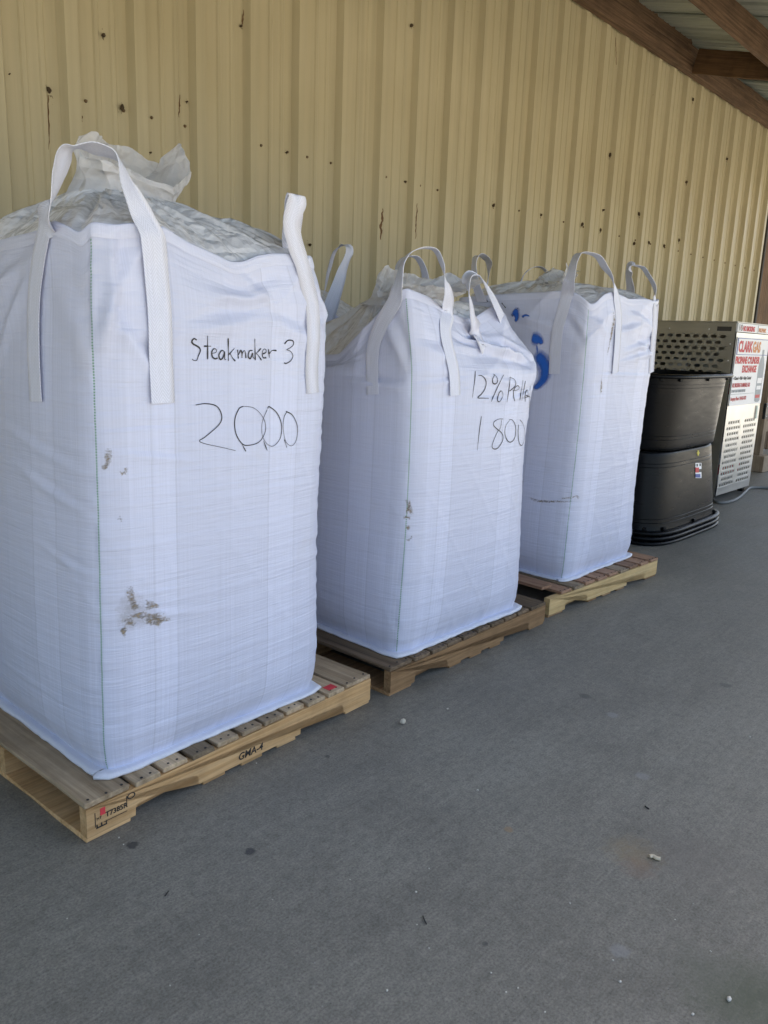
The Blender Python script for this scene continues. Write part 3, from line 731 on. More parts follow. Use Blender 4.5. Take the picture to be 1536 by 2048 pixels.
def ribbon(pts, wv, width, n=60, thick=.0026):
    """strap: centre line pts, across vectors wv (both splined), closed rectangular section"""
    pts = np.asarray(pts, float); wv = np.asarray(wv, float)
    ch = np.r_[0, np.cumsum(np.maximum(1e-4, np.linalg.norm(np.diff(pts, axis=0), axis=1)))]; qq = np.linspace(0, ch[-1]-1e-7, n)
    c = catmull_at(ch, pts, qq); w = np.stack([np.interp(qq, ch, wv[:, i]) for i in range(3)], -1)
    kk = np.hanning(9)[1:-1]; kk /= kk.sum(); w = np.stack([np.convolve(np.r_[[w[0, i]]*3, w[:, i], [w[-1, i]]*3], kk, 'valid') for i in range(3)], -1); tan = np.gradient(c, axis=0); tan /= np.linalg.norm(tan, axis=1, keepdims=True)+1e-9
    w = w - tan*np.sum(w*tan, 1, keepdims=True); w /= np.linalg.norm(w, axis=1, keepdims=True)+1e-9
    nn = np.cross(tan, w); L = np.r_[0, np.cumsum(np.linalg.norm(np.diff(c, axis=0), axis=1))]
    W2 = np.interp(np.linspace(0, 1, n), [q[0] for q in width], [q[1]/2 for q in width])[:, None] if np.ndim(width) else np.full((n, 1), width/2)
    cross = []
    uvs = []
    for (a, b, u) in ((-1, .5, 0), (-.5, .62, .25), (0, .5, .5), (.5, .62, .75), (1, .5, 1), (1, .5, 1), (1, -.5, 1), (1, -.5, 1), (0, -.5, .5), (-1, -.5, 0), (-1, -.5, 0), (-1, .5, 0)):
        cross.append(c + w*W2*a + nn*thick*b); uvs.append(np.stack([np.full(n, u), L], -1))
    return grid_mesh('lift_loop', np.stack(cross, 1), np.stack(uvs, 1), smooth=True)

def strap(t, surf, aface, bface, arch, wa, wb, wmid=None, width=.068, label=None, wlist=None):
    """aface / bface: photo points down each sewn leg from hem to lower end (or world points); arch: world points between"""
    def leg(pts, off=.0070):
        if len(pts[0]) == 3: return [np.array(p, float) for p in pts]
        pts = [p for p in pts if len(p) == 2]
        px = catmull(pts, 5*(len(pts)-1)+1) if len(pts) > 2 else catmull(pts, 6)
        hs = [surf(u, v, off) for u, v in px]; hs = [h[0] for h in hs if h is not None and abs(h[1][2]) < .5]
        a_ = np.array(hs)                                    # a taut strap bridges the small wrinkles
        for _ in range(3):
            b_ = a_.copy(); b_[1:-1] = (a_[:-2]+2*a_[1:-1]+a_[2:])/4; a_ = b_
        return list(a_)
    A = leg(aface); Bq = leg(bface)
    pts = A[::-1]+[np.array(p, float) for p in arch]+Bq
    na, nb, m = len(A), len(Bq), len(arch)
    wv = [np.array(wa, float)]*na
    if wlist is not None: wv += [np.array(q, float) for q in wlist]
    elif wmid is not None and m >= 3:
        mids = [np.array(wmid, float)]*m
        if m > 3: mids[0] = (np.array(wa)+np.array(wmid))/2; mids[-1] = (np.array(wb)+np.array(wmid))/2
        wv += mids
    else:
        wv += [np.array(wa)*(1-(i+1)/(m+1))+np.array(wb)*((i+1)/(m+1)) for i in range(m)]
    wv += [np.array(wb, float)]*nb
    o = link('lift_loop', ribbon(pts, wv, width, n=max(90, 6*len(pts))), M['web']); world_child(o, t); return o

def spout(t, base, top, seed, amp=.028, freq=7, nu=150, nv=70, name='spout', mat=None):
    """crumpled film tube: base ring and top ring given as closed lists of points"""
    b = np.asarray(base, float); tp = np.asarray(top, float)
    def ring(r):
        k = len(r); e = np.vstack([r, r[:1]]); seg = np.r_[0, np.cumsum(np.linalg.norm(np.diff(e, axis=0), axis=1))]
        q = np.linspace(0, seg[-1], nu, endpoint=False); out = np.stack([np.interp(q, seg, e[:, i]) for i in range(3)], -1)
        return out
    # match by angle station: both lists have the same length, so interpolate by index
    def ringi(r):
        k = len(r); x = np.linspace(0, k, nu, endpoint=False); e = np.vstack([r, r[:1]]); i = x.astype(int); f = (x-i)[:, None]; f = f*f*(3-2*f)*.5+f*.5
        return e[i]*(1-f)+e[i+1]*f
    B, T = ringi(b), ringi(tp)
    v = np.linspace(0, 1, nv)[:, None, None]
    P = B[None]*(1-v)+T[None]*v
    cen = P.mean(1, keepdims=True)
    P = cen+(P-cen)*(1-.10*np.sin(np.pi*np.clip(v*1.4, 0, 1)))
    q = np.stack([crumple(P+i*7.3, freq, seed+i) for i in range(3)], -1)
    P = P + amp*q*np.array([1, 1, .55])*(.45+.75*v)
    hemw = np.clip((v-.93)/.07, 0, 1); P = P + hemw*0.004*np.sin(np.arange(nu)/nu*2*np.pi*9)[None, :, None]
    o = link(name, grid_mesh(name, P, None, True), mat or M['liner']); world_child(o, t); return o

def ink(t, surf, strokes, width, name, mat, off=.0016, n_per=14, label=None):
    """pen strokes laid on the cloth; one mesh"""
    V, Fc, UVl = [], [], []
    for st in strokes:
        c2 = catmull(st, n_per*(len(st)-1)+1) if len(st) > 2 else catmull(st, 22)
        pts = [surf(u, v, off) for u, v in c2]; pts = [p for p in pts if p is not None]
        if len(pts) < 3: continue
        c = np.array([p[0] for p in pts]); n = np.array([p[1] for p in pts])
        tg = np.gradient(c, axis=0); tg /= np.linalg.norm(tg, axis=1, keepdims=True)+1e-9
        sd = np.cross(n, tg); sd /= np.linalg.norm(sd, axis=1, keepdims=True)+1e-9
        k = len(c); w = width*(.8+.35*np.sin(np.linspace(0, 5, k)+len(V)))
        w[0] *= .7; w[-1] *= .5
        b = len(V)
        for i in range(k):
            V += [tuple(c[i]-sd[i]*w[i]/2), tuple(c[i]+n[i]*.0003), tuple(c[i]+sd[i]*w[i]/2)]
            UVl += [(0, i/(k-1)), (.5, i/(k-1)), (1, i/(k-1))]
        for i in range(k-1):
            for q in range(2): Fc.append((b+3*i+q, b+3*i+q+1, b+3*i+q+4, b+3*i+q+3))
    me = bpy.data.meshes.new(name); me.from_pydata(V, [], Fc)
    uvl = me.uv_layers.new(name='UVMap')
    for lp in me.loops: uvl.data[lp.index].uv = UVl[lp.vertex_index]
    o = link(name, me, mat); world_child(o, t)
    if label: o['label'] = label
    return o
def zoom(pts, x0, y0, s): return [(x0+p[0]/s, y0+p[1]/s) for p in pts]

def rings(rows, y0, depth, dyaw, lean=(0, 0)):
    """rows: (z, xFL, xFR, bulge); front edge at y0, yawed a little"""
    out = []
    for z, xl, xr, b in rows:
        sw = (xr-xl)*math.sin(dyaw); dx = -depth*math.sin(dyaw)
        out.append((z, [(xl, y0, z), (xr, y0+sw, z), (xr+dx, y0+sw+depth, z), (xl+dx, y0+depth, z)], b))
    return out

# ---- nearest bag
DZ = .123
rr = rings([(.128, 1.006, 1.900, .0), (.20, 1.005, 1.904, .022), (.33, 1.008, 1.900, .038), (.60, 1.014, 1.890, .045), (.90, 1.020, 1.892, .042), (1.17, 1.022, 1.908, .034), (1.38, 1.024, 1.920, .026), (1.50, 1.026, 1.920, .020), (1.60, 1.030, 1.885, .012), (1.680, 1.034, 1.848, .004)], 1.998, .89, .024)
droop1 = [(0, .010), (.08, .006), (.15, .018), (.28, .018), (.36, -.008), (.46, -.032), (.545, -.054), (.60, -.048), (.66, -.026), (.74, -.012), (.85, -.004), (1, -.004), (1.3, -.01), (1.5, -.03), (1.8, 0), (2, 0), (2.5, -.03), (3, 0), (3.4, -.015), (3.75, .005), (3.83, .016), (3.91, -.004), (3.95, -.022), (4, .01)]
folds1 = [(.30, 1.42, .62, 1.49, .03, .012), (.62, 1.49, .90, 1.40, .028, .010), (.40, 1.55, .75, 1.58, .025, .010), (.55, 1.66, .70, 1.50, .022, .010), (.05, 1.48, .20, 1.30, .022, .010), (.02, 1.38, .12, 1.60, .02, .010), (.86, 1.60, .98, 1.45, .03, -.012),
          (3.5, 1.12, 3.98, 1.03, .018, .005), (3.55, 1.02, 3.97, .92, .016, .006), (3.3, 1.50, 3.7, 1.62, .03, .012), (3.4, 1.3, 3.66, 1.58, .03, .012), (.085, 1.70, .045, 1.36, .020, .017), (.02, 1.10, .35, 1.05, .012, .004), (3.7, .80, 3.98, .74, .012, .004), (.1, .62, .4, .58, .012, .003)]
bag1, s1, P1, N1 = make_bag(dict(base=(1.45, 2.45, DZ), rings=rr, droop=droop1, folds=folds1, seed=2, neck=(1.40, 2.47, 1.835, (.17, .12)), domep=.62,
    label='nearest and largest white woven bulk bag, marked Steakmaker 3 and 2000 in black pen', nf=96, nl=240))
strap(bag1, s1, [(93, 466), (80, 530), (72, 600), (71, 700), (76, 803)], [(305, 478), (312, 560), (318, 640), (320, 730), (324, 806)],
      [ony(100, 412, 2.10), ony(118, 345, 2.10), ony(142, 297, 2.09), ony(188, 297, 2.06), ony(232, 312, 2.03), ony(258, 372, 2.0), ony(285, 430, 1.99)], (0, 1, 0), (1, 0, 0), None, width=.074,
      wlist=[(.35, .93, 0), (.75, .6, .1), (.85, .4, .3), (.35, .9, -.25), (.5, .86, -.1), (.8, .5, .25), (.98, .1, .1)])
FT = ony(595, 389, 1.998)
strap(bag1, s1, [(602, 530), (612, 570), (622, 620), (624, 680), (620, 730), (622, 786)], [(1.885, 2.15, 1.60), (1.925, 2.15, 1.45), (1.932, 2.15, 1.20)],
      [ony(588, 478, 2.0), ony(583, 446, 1.995), ony(590, 415, 1.995), FT+np.array([0, 0, -.014]), FT+np.array([0, .007, 0]), FT+np.array([0, .014, -.014]), FT+np.array([.004, .022, -.06]), FT+np.array([.02, .05, -.12]), (1.855, 2.12, 1.67)], (1, 0, 0), (0, 1, 0), None, width=[(0, .056), (.30, .060), (.42, .072), (.55, .080), (.64, .080), (.8, .07), (1, .06)],
      wlist=[(1, .03, 0)]*7+[(1, .15, 0), (.6, .7, 0)])
b_ = [onz(*p, z=1.82) for p in ()]
cx, cy = 1.40, 2.47
def ell(cx, cy, rx, ry, z, k, ph=0): return [(cx+rx*math.cos(ph+2*math.pi*i/k), cy+ry*math.sin(ph+2*math.pi*i/k), z) for i in range(k)]
base = ell(1.385, 2.46, .19, .12, 1.815, 12)
# going round from the right: right peak, back, left peak, front edge
top = [ony(392, 345, 2.42), ony(372, 286, 2.50), ony(345, 302, 2.58), ony(318, 328, 2.60), ony(268, 306, 2.60), ony(215, 285, 2.55), ony(174, 257, 2.47), ony(163, 300, 2.40), ony(200, 318, 2.34), ony(245, 330, 2.33), ony(300, 352, 2.33), ony(345, 372, 2.35)]
spout(bag1, base, top, 21, .060, 4.2, 340, 120)
ink(bag1, s1, [zoom(s, 0, 640, 2.2588) for s in [
    [(888, 90), (875, 84), (866, 96), (872, 108), (896, 122), (904, 138), (895, 162), (888, 181), (876, 183), (866, 176)],
    [(937, 70), (937, 178)], [(920, 118), (952, 118)],
    [(952, 152), (974, 146), (976, 134), (965, 130), (956, 144), (958, 165), (970, 175), (982, 172)],
    [(1012, 142), (1000, 138), (988, 158), (994, 178), (1006, 170), (1014, 144), (1014, 176), (1020, 178)],
    [(1030, 82), (1031, 186)], [(1058, 128), (1036, 152), (1030, 156)], [(1038, 150), (1050, 172), (1062, 186)],
    [(1072, 134), (1076, 174)], [(1076, 158), (1086, 138), (1092, 150), (1092, 172)], [(1092, 152), (1102, 138), (1108, 150), (1110, 172)],
    [(1140, 138), (1126, 140), (1120, 164), (1130, 174), (1140, 150), (1142, 168), (1150, 176)],
    [(1150, 84), (1152, 182)], [(1178, 128), (1156, 152)], [(1156, 150), (1170, 166), (1180, 182)],
    [(1186, 154), (1200, 146), (1200, 134), (1190, 132), (1184, 150), (1188, 170), (1202, 170)],
    [(1212, 132), (1216, 172)], [(1216, 152), (1228, 138), (1248, 138)],
    [(1284, 108), (1300, 92), (1322, 94), (1324, 112), (1306, 128), (1294, 134), (1312, 142), (1322, 162), (1312, 184), (1292, 196), (1282, 194)]]],
    .0042, 'handwriting', M['ink'], label='handwritten words Steakmaker 3')
ink(bag1, s1, [zoom(s, 0, 640, 2.2588) for s in [
    [(882, 384), (930, 378), (978, 390), (1000, 430), (990, 470), (930, 525), (900, 546), (930, 560), (1000, 575), (1064, 590)],
    [(1080, 396), (1100, 390), (1150, 400), (1190, 446), (1198, 500), (1170, 550), (1120, 566), (1090, 556), (1064, 510), (1060, 450), (1078, 402), (1098, 390)], [(1090, 556), (1110, 594)],
    [(1208, 400), (1216, 392), (1250, 420), (1270, 470), (1266, 530), (1236, 568), (1206, 560), (1184, 520), (1184, 460), (1206, 404)], [(1190, 546), (1206, 590)],
    [(1290, 412), (1320, 430), (1342, 480), (1338, 540), (1316, 568), (1290, 548), (1278, 490), (1282, 440), (1296, 412)], [(1284, 540), (1294, 576)]]],
    .0030, 'handwriting', M['ink'], label='large handwritten number 2000')
ink(bag1, s1, [[(248, 1215), (285, 1228), (335, 1236)], [(256, 1185), (262, 1215), (250, 1262)]], .085, 'dust_smear', M['dust'], off=.0014)
def smear(t, surf, items, mat=None, name='mud_smear'):
    return ink(t, surf, items, .02, name, mat or M['mud'], off=.0022)
ink(bag1, s1, [[(258, 1172), (262, 1195), (270, 1218)], [(266, 1200), (272, 1222)]], .025, 'mud_smear', M['mud'], off=.002)
ink(bag1, s1, [[(285, 1207), (320, 1213)], [(255, 1232), (290, 1230)], [(280, 1240), (345, 1238)], [(285, 1228), (330, 1234)], [(250, 1238), (270, 1250)], [(300, 1246), (325, 1248)]], .028, 'mud_smear', M['mud'], off=.002)
ink(bag1, s1, [[(255, 1252), (246, 1262), (252, 1276)], [(240, 1258), (254, 1262)]], .019, 'mud_smear', M['mud'], off=.002)
ink(bag1, s1, [[(217, 894), (215, 925), (208, 935)], [(204, 930), (216, 938)], [(240, 948), (252, 944)], [(246, 940), (256, 942)], [(236, 1034), (246, 1040)]], .020, 'mud_smear', M['mud'], off=.002)
# ---- second bag
r2 = rings([(.128, 2.322, 3.270, .0), (.22, 2.324, 3.262, .022), (.38, 2.332, 3.248, .036), (.69, 2.348, 3.236, .040), (1.05, 2.350, 3.240, .034), (1.21, 2.346, 3.272, .026), (1.32, 2.340, 3.296, .018)], 2.018, .89, .010)
r2 += [(1.40, [(2.330, 2.022, 1.40), (3.272, 2.07, 1.40), (3.22, 2.87, 1.40), (2.345, 2.88, 1.40)], .010), (1.50, [(2.318, 2.030, 1.50), (3.215, 2.13, 1.50), (3.15, 2.84, 1.50), (2.36, 2.86, 1.50)], .004), (1.60, [(2.312, 2.040, 1.60), (3.125, 2.18, 1.60), (3.10, 2.80, 1.60), (2.38, 2.82, 1.60)], .0)]
droop2 = [(0, .012), (.10, .004), (.24, -.012), (.30, -.03), (.42, -.07), (.55, -.085), (.68, -.08), (.80, -.05), (.90, -.02), (1, .0), (1.2, .0), (1.5, -.04), (2, 0), (2.5, -.08), (3, -.16), (3.3, -.26), (3.5, -.25), (3.66, -.17), (3.8, -.085), (3.9, -.02), (4, .012)]
folds2 = [(.30, 1.42, .55, 1.44, .028, .016), (.46, 1.50, .82, 1.345, .034, .030), (.58, 1.40, .97, 1.325, .030, -.020), (.38, 1.50, .74, 1.42, .018, .020), (.66, 1.52, .98, 1.34, .018, -.022), (.62, 1.42, .90, 1.38, .02, .022), (.05, 1.40, .24, 1.36, .03, .010), (.62, 1.56, .86, 1.38, .02, .014), (.02, 1.25, .35, 1.27, .012, .005), (3.6, 1.25, 3.98, 1.24, .02, .012),
          (3.85, 1.55, 3.97, 1.30, .03, .014), (.36, 1.30, .90, 1.22, .02, .006), (.45, 1.19, .7, 1.17, .012, .007), (.7, 1.17, .98, 1.22, .012, .006)]
bag2, s2, P2, N2_ = make_bag(dict(base=(2.78, 2.46, DZ), rings=r2, droop=droop2, folds=folds2, seed=7, neck=(2.72, 2.38, 1.60, (.16, .12)), domep=1.15, droopfrom=.76,
    label='slumped middle white woven bulk bag, marked 12% and 1800 in black pen', nf=84, nl=200))
strap(bag2, s2, [(790, 604), (770, 640), (752, 680), (746, 720), (747, 789)], [(897, 606), (890, 640), (888, 665), (895, 700), (906, 745), (908, 791)],
      [ony(796, 570, 2.07), ony(804, 530, 2.08), ony(822, 505, 2.08), ony(846, 496, 2.06), ony(868, 499, 2.04), ony(884, 528, 2.03), ony(892, 570, 2.02)], (0, 1, 0), (1, 0, 0), (.6, .8, 0), width=.066)
strap(bag2, s2, [(951, 668), (958, 682), (966, 698)], [tuple(ony(1000, 628, 2.13)), tuple(ony(1012, 660, 2.16))],
      [ony(947, 645, 2.075), ony(942, 612, 2.07), ony(937, 585, 2.065), ony(935, 563, 2.065), ony(943, 549, 2.09), ony(958, 554, 2.12), ony(976, 580, 2.13), ony(990, 606, 2.13)], (1, .1, -.2), (.8, .3, .5), None, width=.066,
      wlist=[(.95, .3, 0), (.9, .4, 0), (.8, .6, 0), (.5, .85, 0), (.2, .95, .2), (.3, .8, .5), (.6, .5, .6), (.75, .35, .55)])
strap(bag2, s2, [(3.14, 2.72, 1.50), (3.2, 2.72, 1.35)], [(2.95, 2.80, 1.54), (2.95, 2.86, 1.4)],
      [ony(852, 570, 2.78), ony(846, 535, 2.78), ony(832, 514, 2.79), ony(806, 517, 2.82), ony(795, 535, 2.83), ony(794, 560, 2.83)], (0, 1, 0), (1, 0, 0), (.4, .9, 0), width=.066)
base = ell(2.66, 2.40, .20, .13, 1.56, 12)
top = [ony(962, 560, 2.34), ony(930, 556, 2.46), ony(890, 548, 2.50), ony(868, 556, 2.52), ony(838, 553, 2.50), ony(805, 545, 2.46), ony(768, 534, 2.40), ony(756, 585, 2.32), ony(800, 572, 2.22), ony(845, 570, 2.20), ony(890, 580, 2.22), ony(930, 585, 2.26)]
spout(bag2, base, top, 41, .046, 5.5, 300, 90)
ink(bag2, s2, [zoom(s, 880, 680, 6.9818) for s in [
    [(490, 435), (482, 560), (448, 812)], [(532, 494), (580, 500), (628, 545), (642, 610), (620, 690), (570, 760), (524, 806), (600, 812), (682, 816)],
    [(740, 482), (765, 490), (798, 540), (798, 585), (768, 612), (738, 600), (730, 560), (742, 520), (760, 490)], [(888, 482), (800, 660), (712, 860)],
    [(850, 706), (872, 740), (870, 800), (830, 858), (804, 850), (802, 810), (822, 740), (850, 706)],
    [(978, 510), (960, 690), (930, 876)], [(966, 520), (1030, 548), (1056, 600), (1040, 650), (985, 700), (966, 712)],
    [(1010, 702), (1060, 702), (1098, 680), (1100, 650), (1078, 638), (1048, 662), (1024, 720), (1028, 800), (1040, 852)], [(1156, 560), (1112, 836)], [(1190, 570), (1140, 850)],
    [(1180, 800), (1225, 790), (1222, 720), (1210, 700), (1186, 760), (1186, 860)], [(1256, 640), (1245, 945)], [(1200, 770), (1260, 800)]]],
    .0046, 'handwriting', M['ink'], label='handwritten words 12% Pellet')
ink(bag2, s2, [zoom(s, 880, 680, 6.9818) for s in [
    [(576, 1062), (545, 1280), (518, 1545)], [(878, 1102), (820, 1104), (760, 1136), (742, 1180), (780, 1230), (850, 1290), (878, 1350), (860, 1430), (800, 1510), (750, 1520), (724, 1490), (740, 1420), (790, 1300), (840, 1220), (860, 1110)],
    [(960, 1112), (1010, 1120), (1050, 1200), (1052, 1320), (1020, 1400), (970, 1426), (925, 1380), (902, 1290), (920, 1190), (970, 1120)],
    [(1110, 1112), (1150, 1160), (1180, 1260), (1176, 1380), (1150, 1460), (1120, 1466), (1096, 1400), (1088, 1280), (1094, 1180)]]],
    .0040, 'handwriting', M['ink'], label='handwritten number 1800')
ink(bag2, s2, [[(814, 994), (817, 1012), (812, 1030)], [(818, 1008), (824, 1030)], [(806, 1033), (822, 1036)], [(812, 1058), (820, 1052)], [(814, 1082), (826, 1072)]], .022, 'mud_smear', M['mud'], off=.002)

# ---- third bag
r3 = rings([(.128, 3.814, 4.688, .0), (.22, 3.812, 4.680, .020), (.37, 3.816, 4.660, .034), (.65, 3.830, 4.656, .038), (1.0, 3.846, 4.688, .032), (1.23, 3.846, 4.712, .024), (1.28, 3.846, 4.722, .022), (1.44, 3.842, 4.726, .016), (1.58, 3.842, 4.722, .008), (1.69, 3.840, 4.722, .002)], 2.10, .89, .012)
droop3 = [(0, -.055), (.06, -.05), (.14, .0), (.24, .02), (.34, .012), (.5, -.004), (.7, .008), (.85, .0), (1, .022), (1.4, 0), (2, 0), (2.6, -.02), (3, -.02), (3.4, .0), (3.7, .008), (3.84, .016), (3.93, -.01), (4, -.055)]
folds3 = [(.35, 1.50, .75, 1.56, .022, .010), (.45, 1.40, .9, 1.46, .02, .010), (.40, 1.34, .95, 1.40, .018, .009), (.5, 1.62, .85, 1.54, .02, .010), (.02, 1.62, .2, 1.48, .022, .012), (3.8, 1.60, 3.98, 1.45, .03, -.012), (3.4, 1.62, 3.8, 1.50, .03, .014), (.1, 1.275, .95, 1.262, .008, .006), (.6, 1.46, .98, 1.36, .02, .010)]
bag3, s3, P3, N3 = make_bag(dict(base=(4.26, 2.55, DZ), rings=r3, droop=droop3, folds=folds3, seed=13, neck=(4.15, 2.55, 1.775, (.15, .11)), domep=.6,
    label='farthest white woven bulk bag, blue spray paint on its left side', nf=76, nl=190))
strap(bag3, s3, [(1133, 597), (1124, 630), (1116, 660), (1112, 700), (1110, 748)], [(1231, 598), (1235, 632), (1234, 665), (1232, 700), (1228, 747)],
      [ony(1140, 558, 2.18), ony(1148, 524, 2.18), ony(1158, 507, 2.18), ony(1176, 506, 2.16), ony(1194, 512, 2.13), ony(1209, 534, 2.11), ony(1224, 560, 2.10)], (0, 1, 0), (1, 0, 0), (.5, .85, 0), width=.068)
strap(bag3, s3, [(1309, 612), (1308, 640), (1304, 690), (1300, 745)], [(4.735, 2.33, 1.62), (4.74, 2.33, 1.45)],
      [ony(1311, 595, 2.12), ony(1308, 572, 2.13), ony(1296, 550, 2.16), ony(1284, 535, 2.20), ony(1266, 531, 2.24), ony(1258, 545, 2.29), ony(1261, 580, 2.31)], (1, 0, 0), (0, 1, 0), (.7, .7, 0), width=.068)
strap(bag3, s3, [(3.828, 2.78, 1.62), (3.83, 2.78, 1.4)], [(4.02, 2.99, 1.62), (4.02, 3.0, 1.4)],
      [ony(950, 560, 2.78), ony(948, 530, 2.80), ony(952, 516, 2.82), ony(972, 518, 2.88), ony(976, 530, 2.92), ony(974, 570, 2.95)], (0, 1, 0), (1, 0, 0), (.6, .8, 0), width=.068)
strap(bag3, s3, [(4.52, 2.99, 1.62), (4.52, 3.0, 1.4)], [(4.72, 2.80, 1.62), (4.73, 2.8, 1.4)],
      [ony(1042, 566, 2.95), ony(1052, 545, 2.95), ony(1066, 535, 2.93), ony(1084, 536, 2.90), ony(1096, 548, 2.86), ony(1104, 570, 2.82)], (1, 0, 0), (0, 1, 0), (.7, .7, 0), width=.068)
base = ell(4.15, 2.55, .15, .11, 1.765, 12)
top = [ony(1150, 556, 2.45), ony(1160, 540, 2.56), ony(1140, 545, 2.66), ony(1120, 540, 2.66), ony(1105, 536, 2.64), ony(1092, 545, 2.6), ony(1084, 552, 2.52), ony(1090, 566, 2.44), ony(1105, 566, 2.38), ony(1120, 562, 2.36), ony(1136, 524, 2.36), ony(1143, 555, 2.40)]
spout(bag3, base, top, 61, .034, 7, 200, 60)
ink(bag3, s3, [[(1062, 676), (1072, 678), (1081, 682), (1084, 690)]], .085, 'spray_mark', M['spray'], off=.003)
ink(bag3, s3, [[(1068, 708), (1082, 718), (1091, 736), (1088, 756), (1076, 772), (1064, 776)]], .10, 'spray_mark', M['spray'], off=.0032)
ink(bag3, s3, [[(1026, 621), (1032, 626), (1034, 636), (1030, 644)]], .06, 'spray_mark', M['spray'], off=.0032)
ink(bag3, s3, [[(1044, 634), (1052, 631), (1060, 633)]], .02, 'spray_mark', M['spray'], off=.0032)
ink(bag3, s3, [[(1074, 690), (1075, 700), (1075, 708)]], .012, 'spray_mark', M['spray'], off=.0034)
ink(bag3, s3, [[(966, 612), (984, 606), (996, 614)], [(974, 600), (984, 616)], [(1004, 606), (1012, 616)]], .006, 'handwriting', M['ink'], off=.003)
ink(bag3, s3, [[(1054, 995), (1080, 1002), (1120, 1003), (1150, 1003)], [(1140, 997), (1152, 992), (1158, 998)], [(1120, 997), (1145, 995)]], .017, 'mud_smear', M['mud'], off=.002)
ink(bag3, s3, [[(1224, 612), (1228, 640), (1224, 662), (1218, 690), (1212, 720)], [(1226, 640), (1220, 680)], [(1203, 755), (1201, 790)]], .024, 'mud_smear', M['mud'], off=.002)

# ---- bag behind, in the shadowed gap by the wall
r4 = rings([(.006, 2.62, 3.50, .0), (.12, 2.61, 3.51, .022), (.5, 2.61, 3.51, .036), (1.0, 2.62, 3.50, .03), (1.3, 2.63, 3.49, .02), (1.46, 2.66, 3.46, .01), (1.54, 2.70, 3.42, .0)], 3.06, .86, .0)
droop4 = [(0, .06), (.2, .02), (.5, -.06), (.8, -.14), (1, -.16), (1.5, -.1), (2, -.05), (3, .02), (3.6, .03), (4, .06)]
bag4, s4, P4, N4 = make_bag(dict(base=(3.06, 3.5, 0), rings=r4, droop=droop4, folds=[(.2, 1.5, .7, 1.2, .03, .02), (.1, 1.55, .5, 1.35, .025, .016)], seed=19, neck=(2.98, 3.45, 1.68, (.14, .1)), domep=.6,
    label='shaded white bulk bag by the wall, behind the gap of the first two bags', nf=44, nl=80))
strap(bag4, s4, [(2.66, 3.2, 1.52), (2.63, 3.2, 1.3)], [tuple(ony(664, 606, 3.04)), tuple(ony(640, 680, 3.035))],
      [ony(646, 590, 3.18), ony(658, 540, 3.17), ony(676, 496, 3.15), ony(690, 491, 3.10), ony(697, 500, 3.05), ony(684, 545, 3.035)], (.5, .85, 0), (.9, -.3, .35), (.8, .5, .2), width=.075)

# ------------------------------------------------------------------ black stock tanks
def oval(cx, cy, a, b, n, k=4.6):
    th = np.linspace(0, 2*np.pi, n, endpoint=False); c, s = np.cos(th), np.sin(th)
    return np.stack([cx+a*np.sign(c)*np.abs(c)**(2/k), cy+b*np.sign(s)*np.abs(s)**(2/k)], -1)
def tank(name, label, z0, h, inverted, group, cx=6.10, cy=2.72, a=.68, b=.455, taper=.055, body=True, hz=None, rot=0.0):
    t = empty(name, (cx, cy, z0), rot, label, 'stock tank', group)
    n = 96
    # profile from rim (f=0) to floor (f=1): (fraction of height from rim, scale offset)
    def groove(f): return [(f-.008, None), (f-.001, None), (f, None), (f+.002, .0035), (f+.006, .0035), (f+.008, None), (f+.009, None), (f+.016, None)]
    base_o = lambda f: -.012-taper*f
    pro = [(.0, -.010), (.03, -.012), (.06, base_o(.06))]
    for f in (.13, .175, .80, .845):
        for ff_, dd in groove(f): pro.append((ff_, base_o(ff_)-(dd or 0)))
        if f == .175: pro += [(.3, base_o(.3)), (.45, base_o(.45)), (.6, base_o(.6)), (.72, base_o(.72))]
    pro += [(.92, base_o(.92)), (.965, base_o(.965)), (.972, base_o(.972)-.0005), (.984, base_o(.985)-.003), (.994, base_o(1)-.009), (1.0, base_o(1)-.021), (1.0, base_o(1)-.025)]
    def zof(f): return (f*h) if inverted else (h-f*h)
    def shell(pr, zfun, flip, nm, mat=M['plastic']):
        P = np.zeros((len(pr), n, 3))
        for j, (f, o_) in enumerate(pr):
            P[j, :, :2] = oval(0, 0, a+o_*1.35, b+o_*1.35, n); P[j, :, 2] = zfun(f)
        if flip: P = P[::-1]
        return link(nm, grid_mesh(nm, P, None, True), mat, t)
    bw = shell(pro, zof, not inverted, 'wall_shell')
    bm = bmesh.new(); vs = [bm.verts.new((x, y, zof(1.0))) for x, y in oval(0, 0, a+(base_o(1)-.023)*1.35, b+(base_o(1)-.023)*1.35, n)]; bm.faces.new(vs if inverted else vs); link('tank_floor', bm_mesh(bm, 'tank_floor'), M['plastic'], t)
    if not inverted:
        inn = [(0.0, -.014), (.5, -.03), (.97, -.05)]
        shell(inn, lambda f: h-f*h, False, 'inner_wall')
    # rolled rim
    rp = [(-.012, .0), (.018, .0), (.026, .006), (.028, .016), (.022, .026), (.010, .030), (-.006, .030), (-.012, .022), (-.012, 0)]
    R_ = np.zeros((len(rp), n, 3))
    for j, (o_, zz_) in enumerate(rp):
        R_[j, :, :2] = oval(0, 0, a+o_, b+o_, n); R_[j, :, 2] = (zz_ if inverted else h-.030+zz_)
    link('rim', grid_mesh('rim', R_, None, True), M['plastic'], t)
    # lugs under the rim
    ov = oval(0, 0, a-.014, b-.014, n)
    for q in range(0, n, 8):
        dx, dy = ov[(q+1) % n]-ov[q-1]; ang = math.atan2(dy, dx)
        o = link('rim_lug', LUG, None, t, (ov[q, 0], ov[q, 1], (.040 if inverted else h-.040)), (0, 0, ang))
    return t
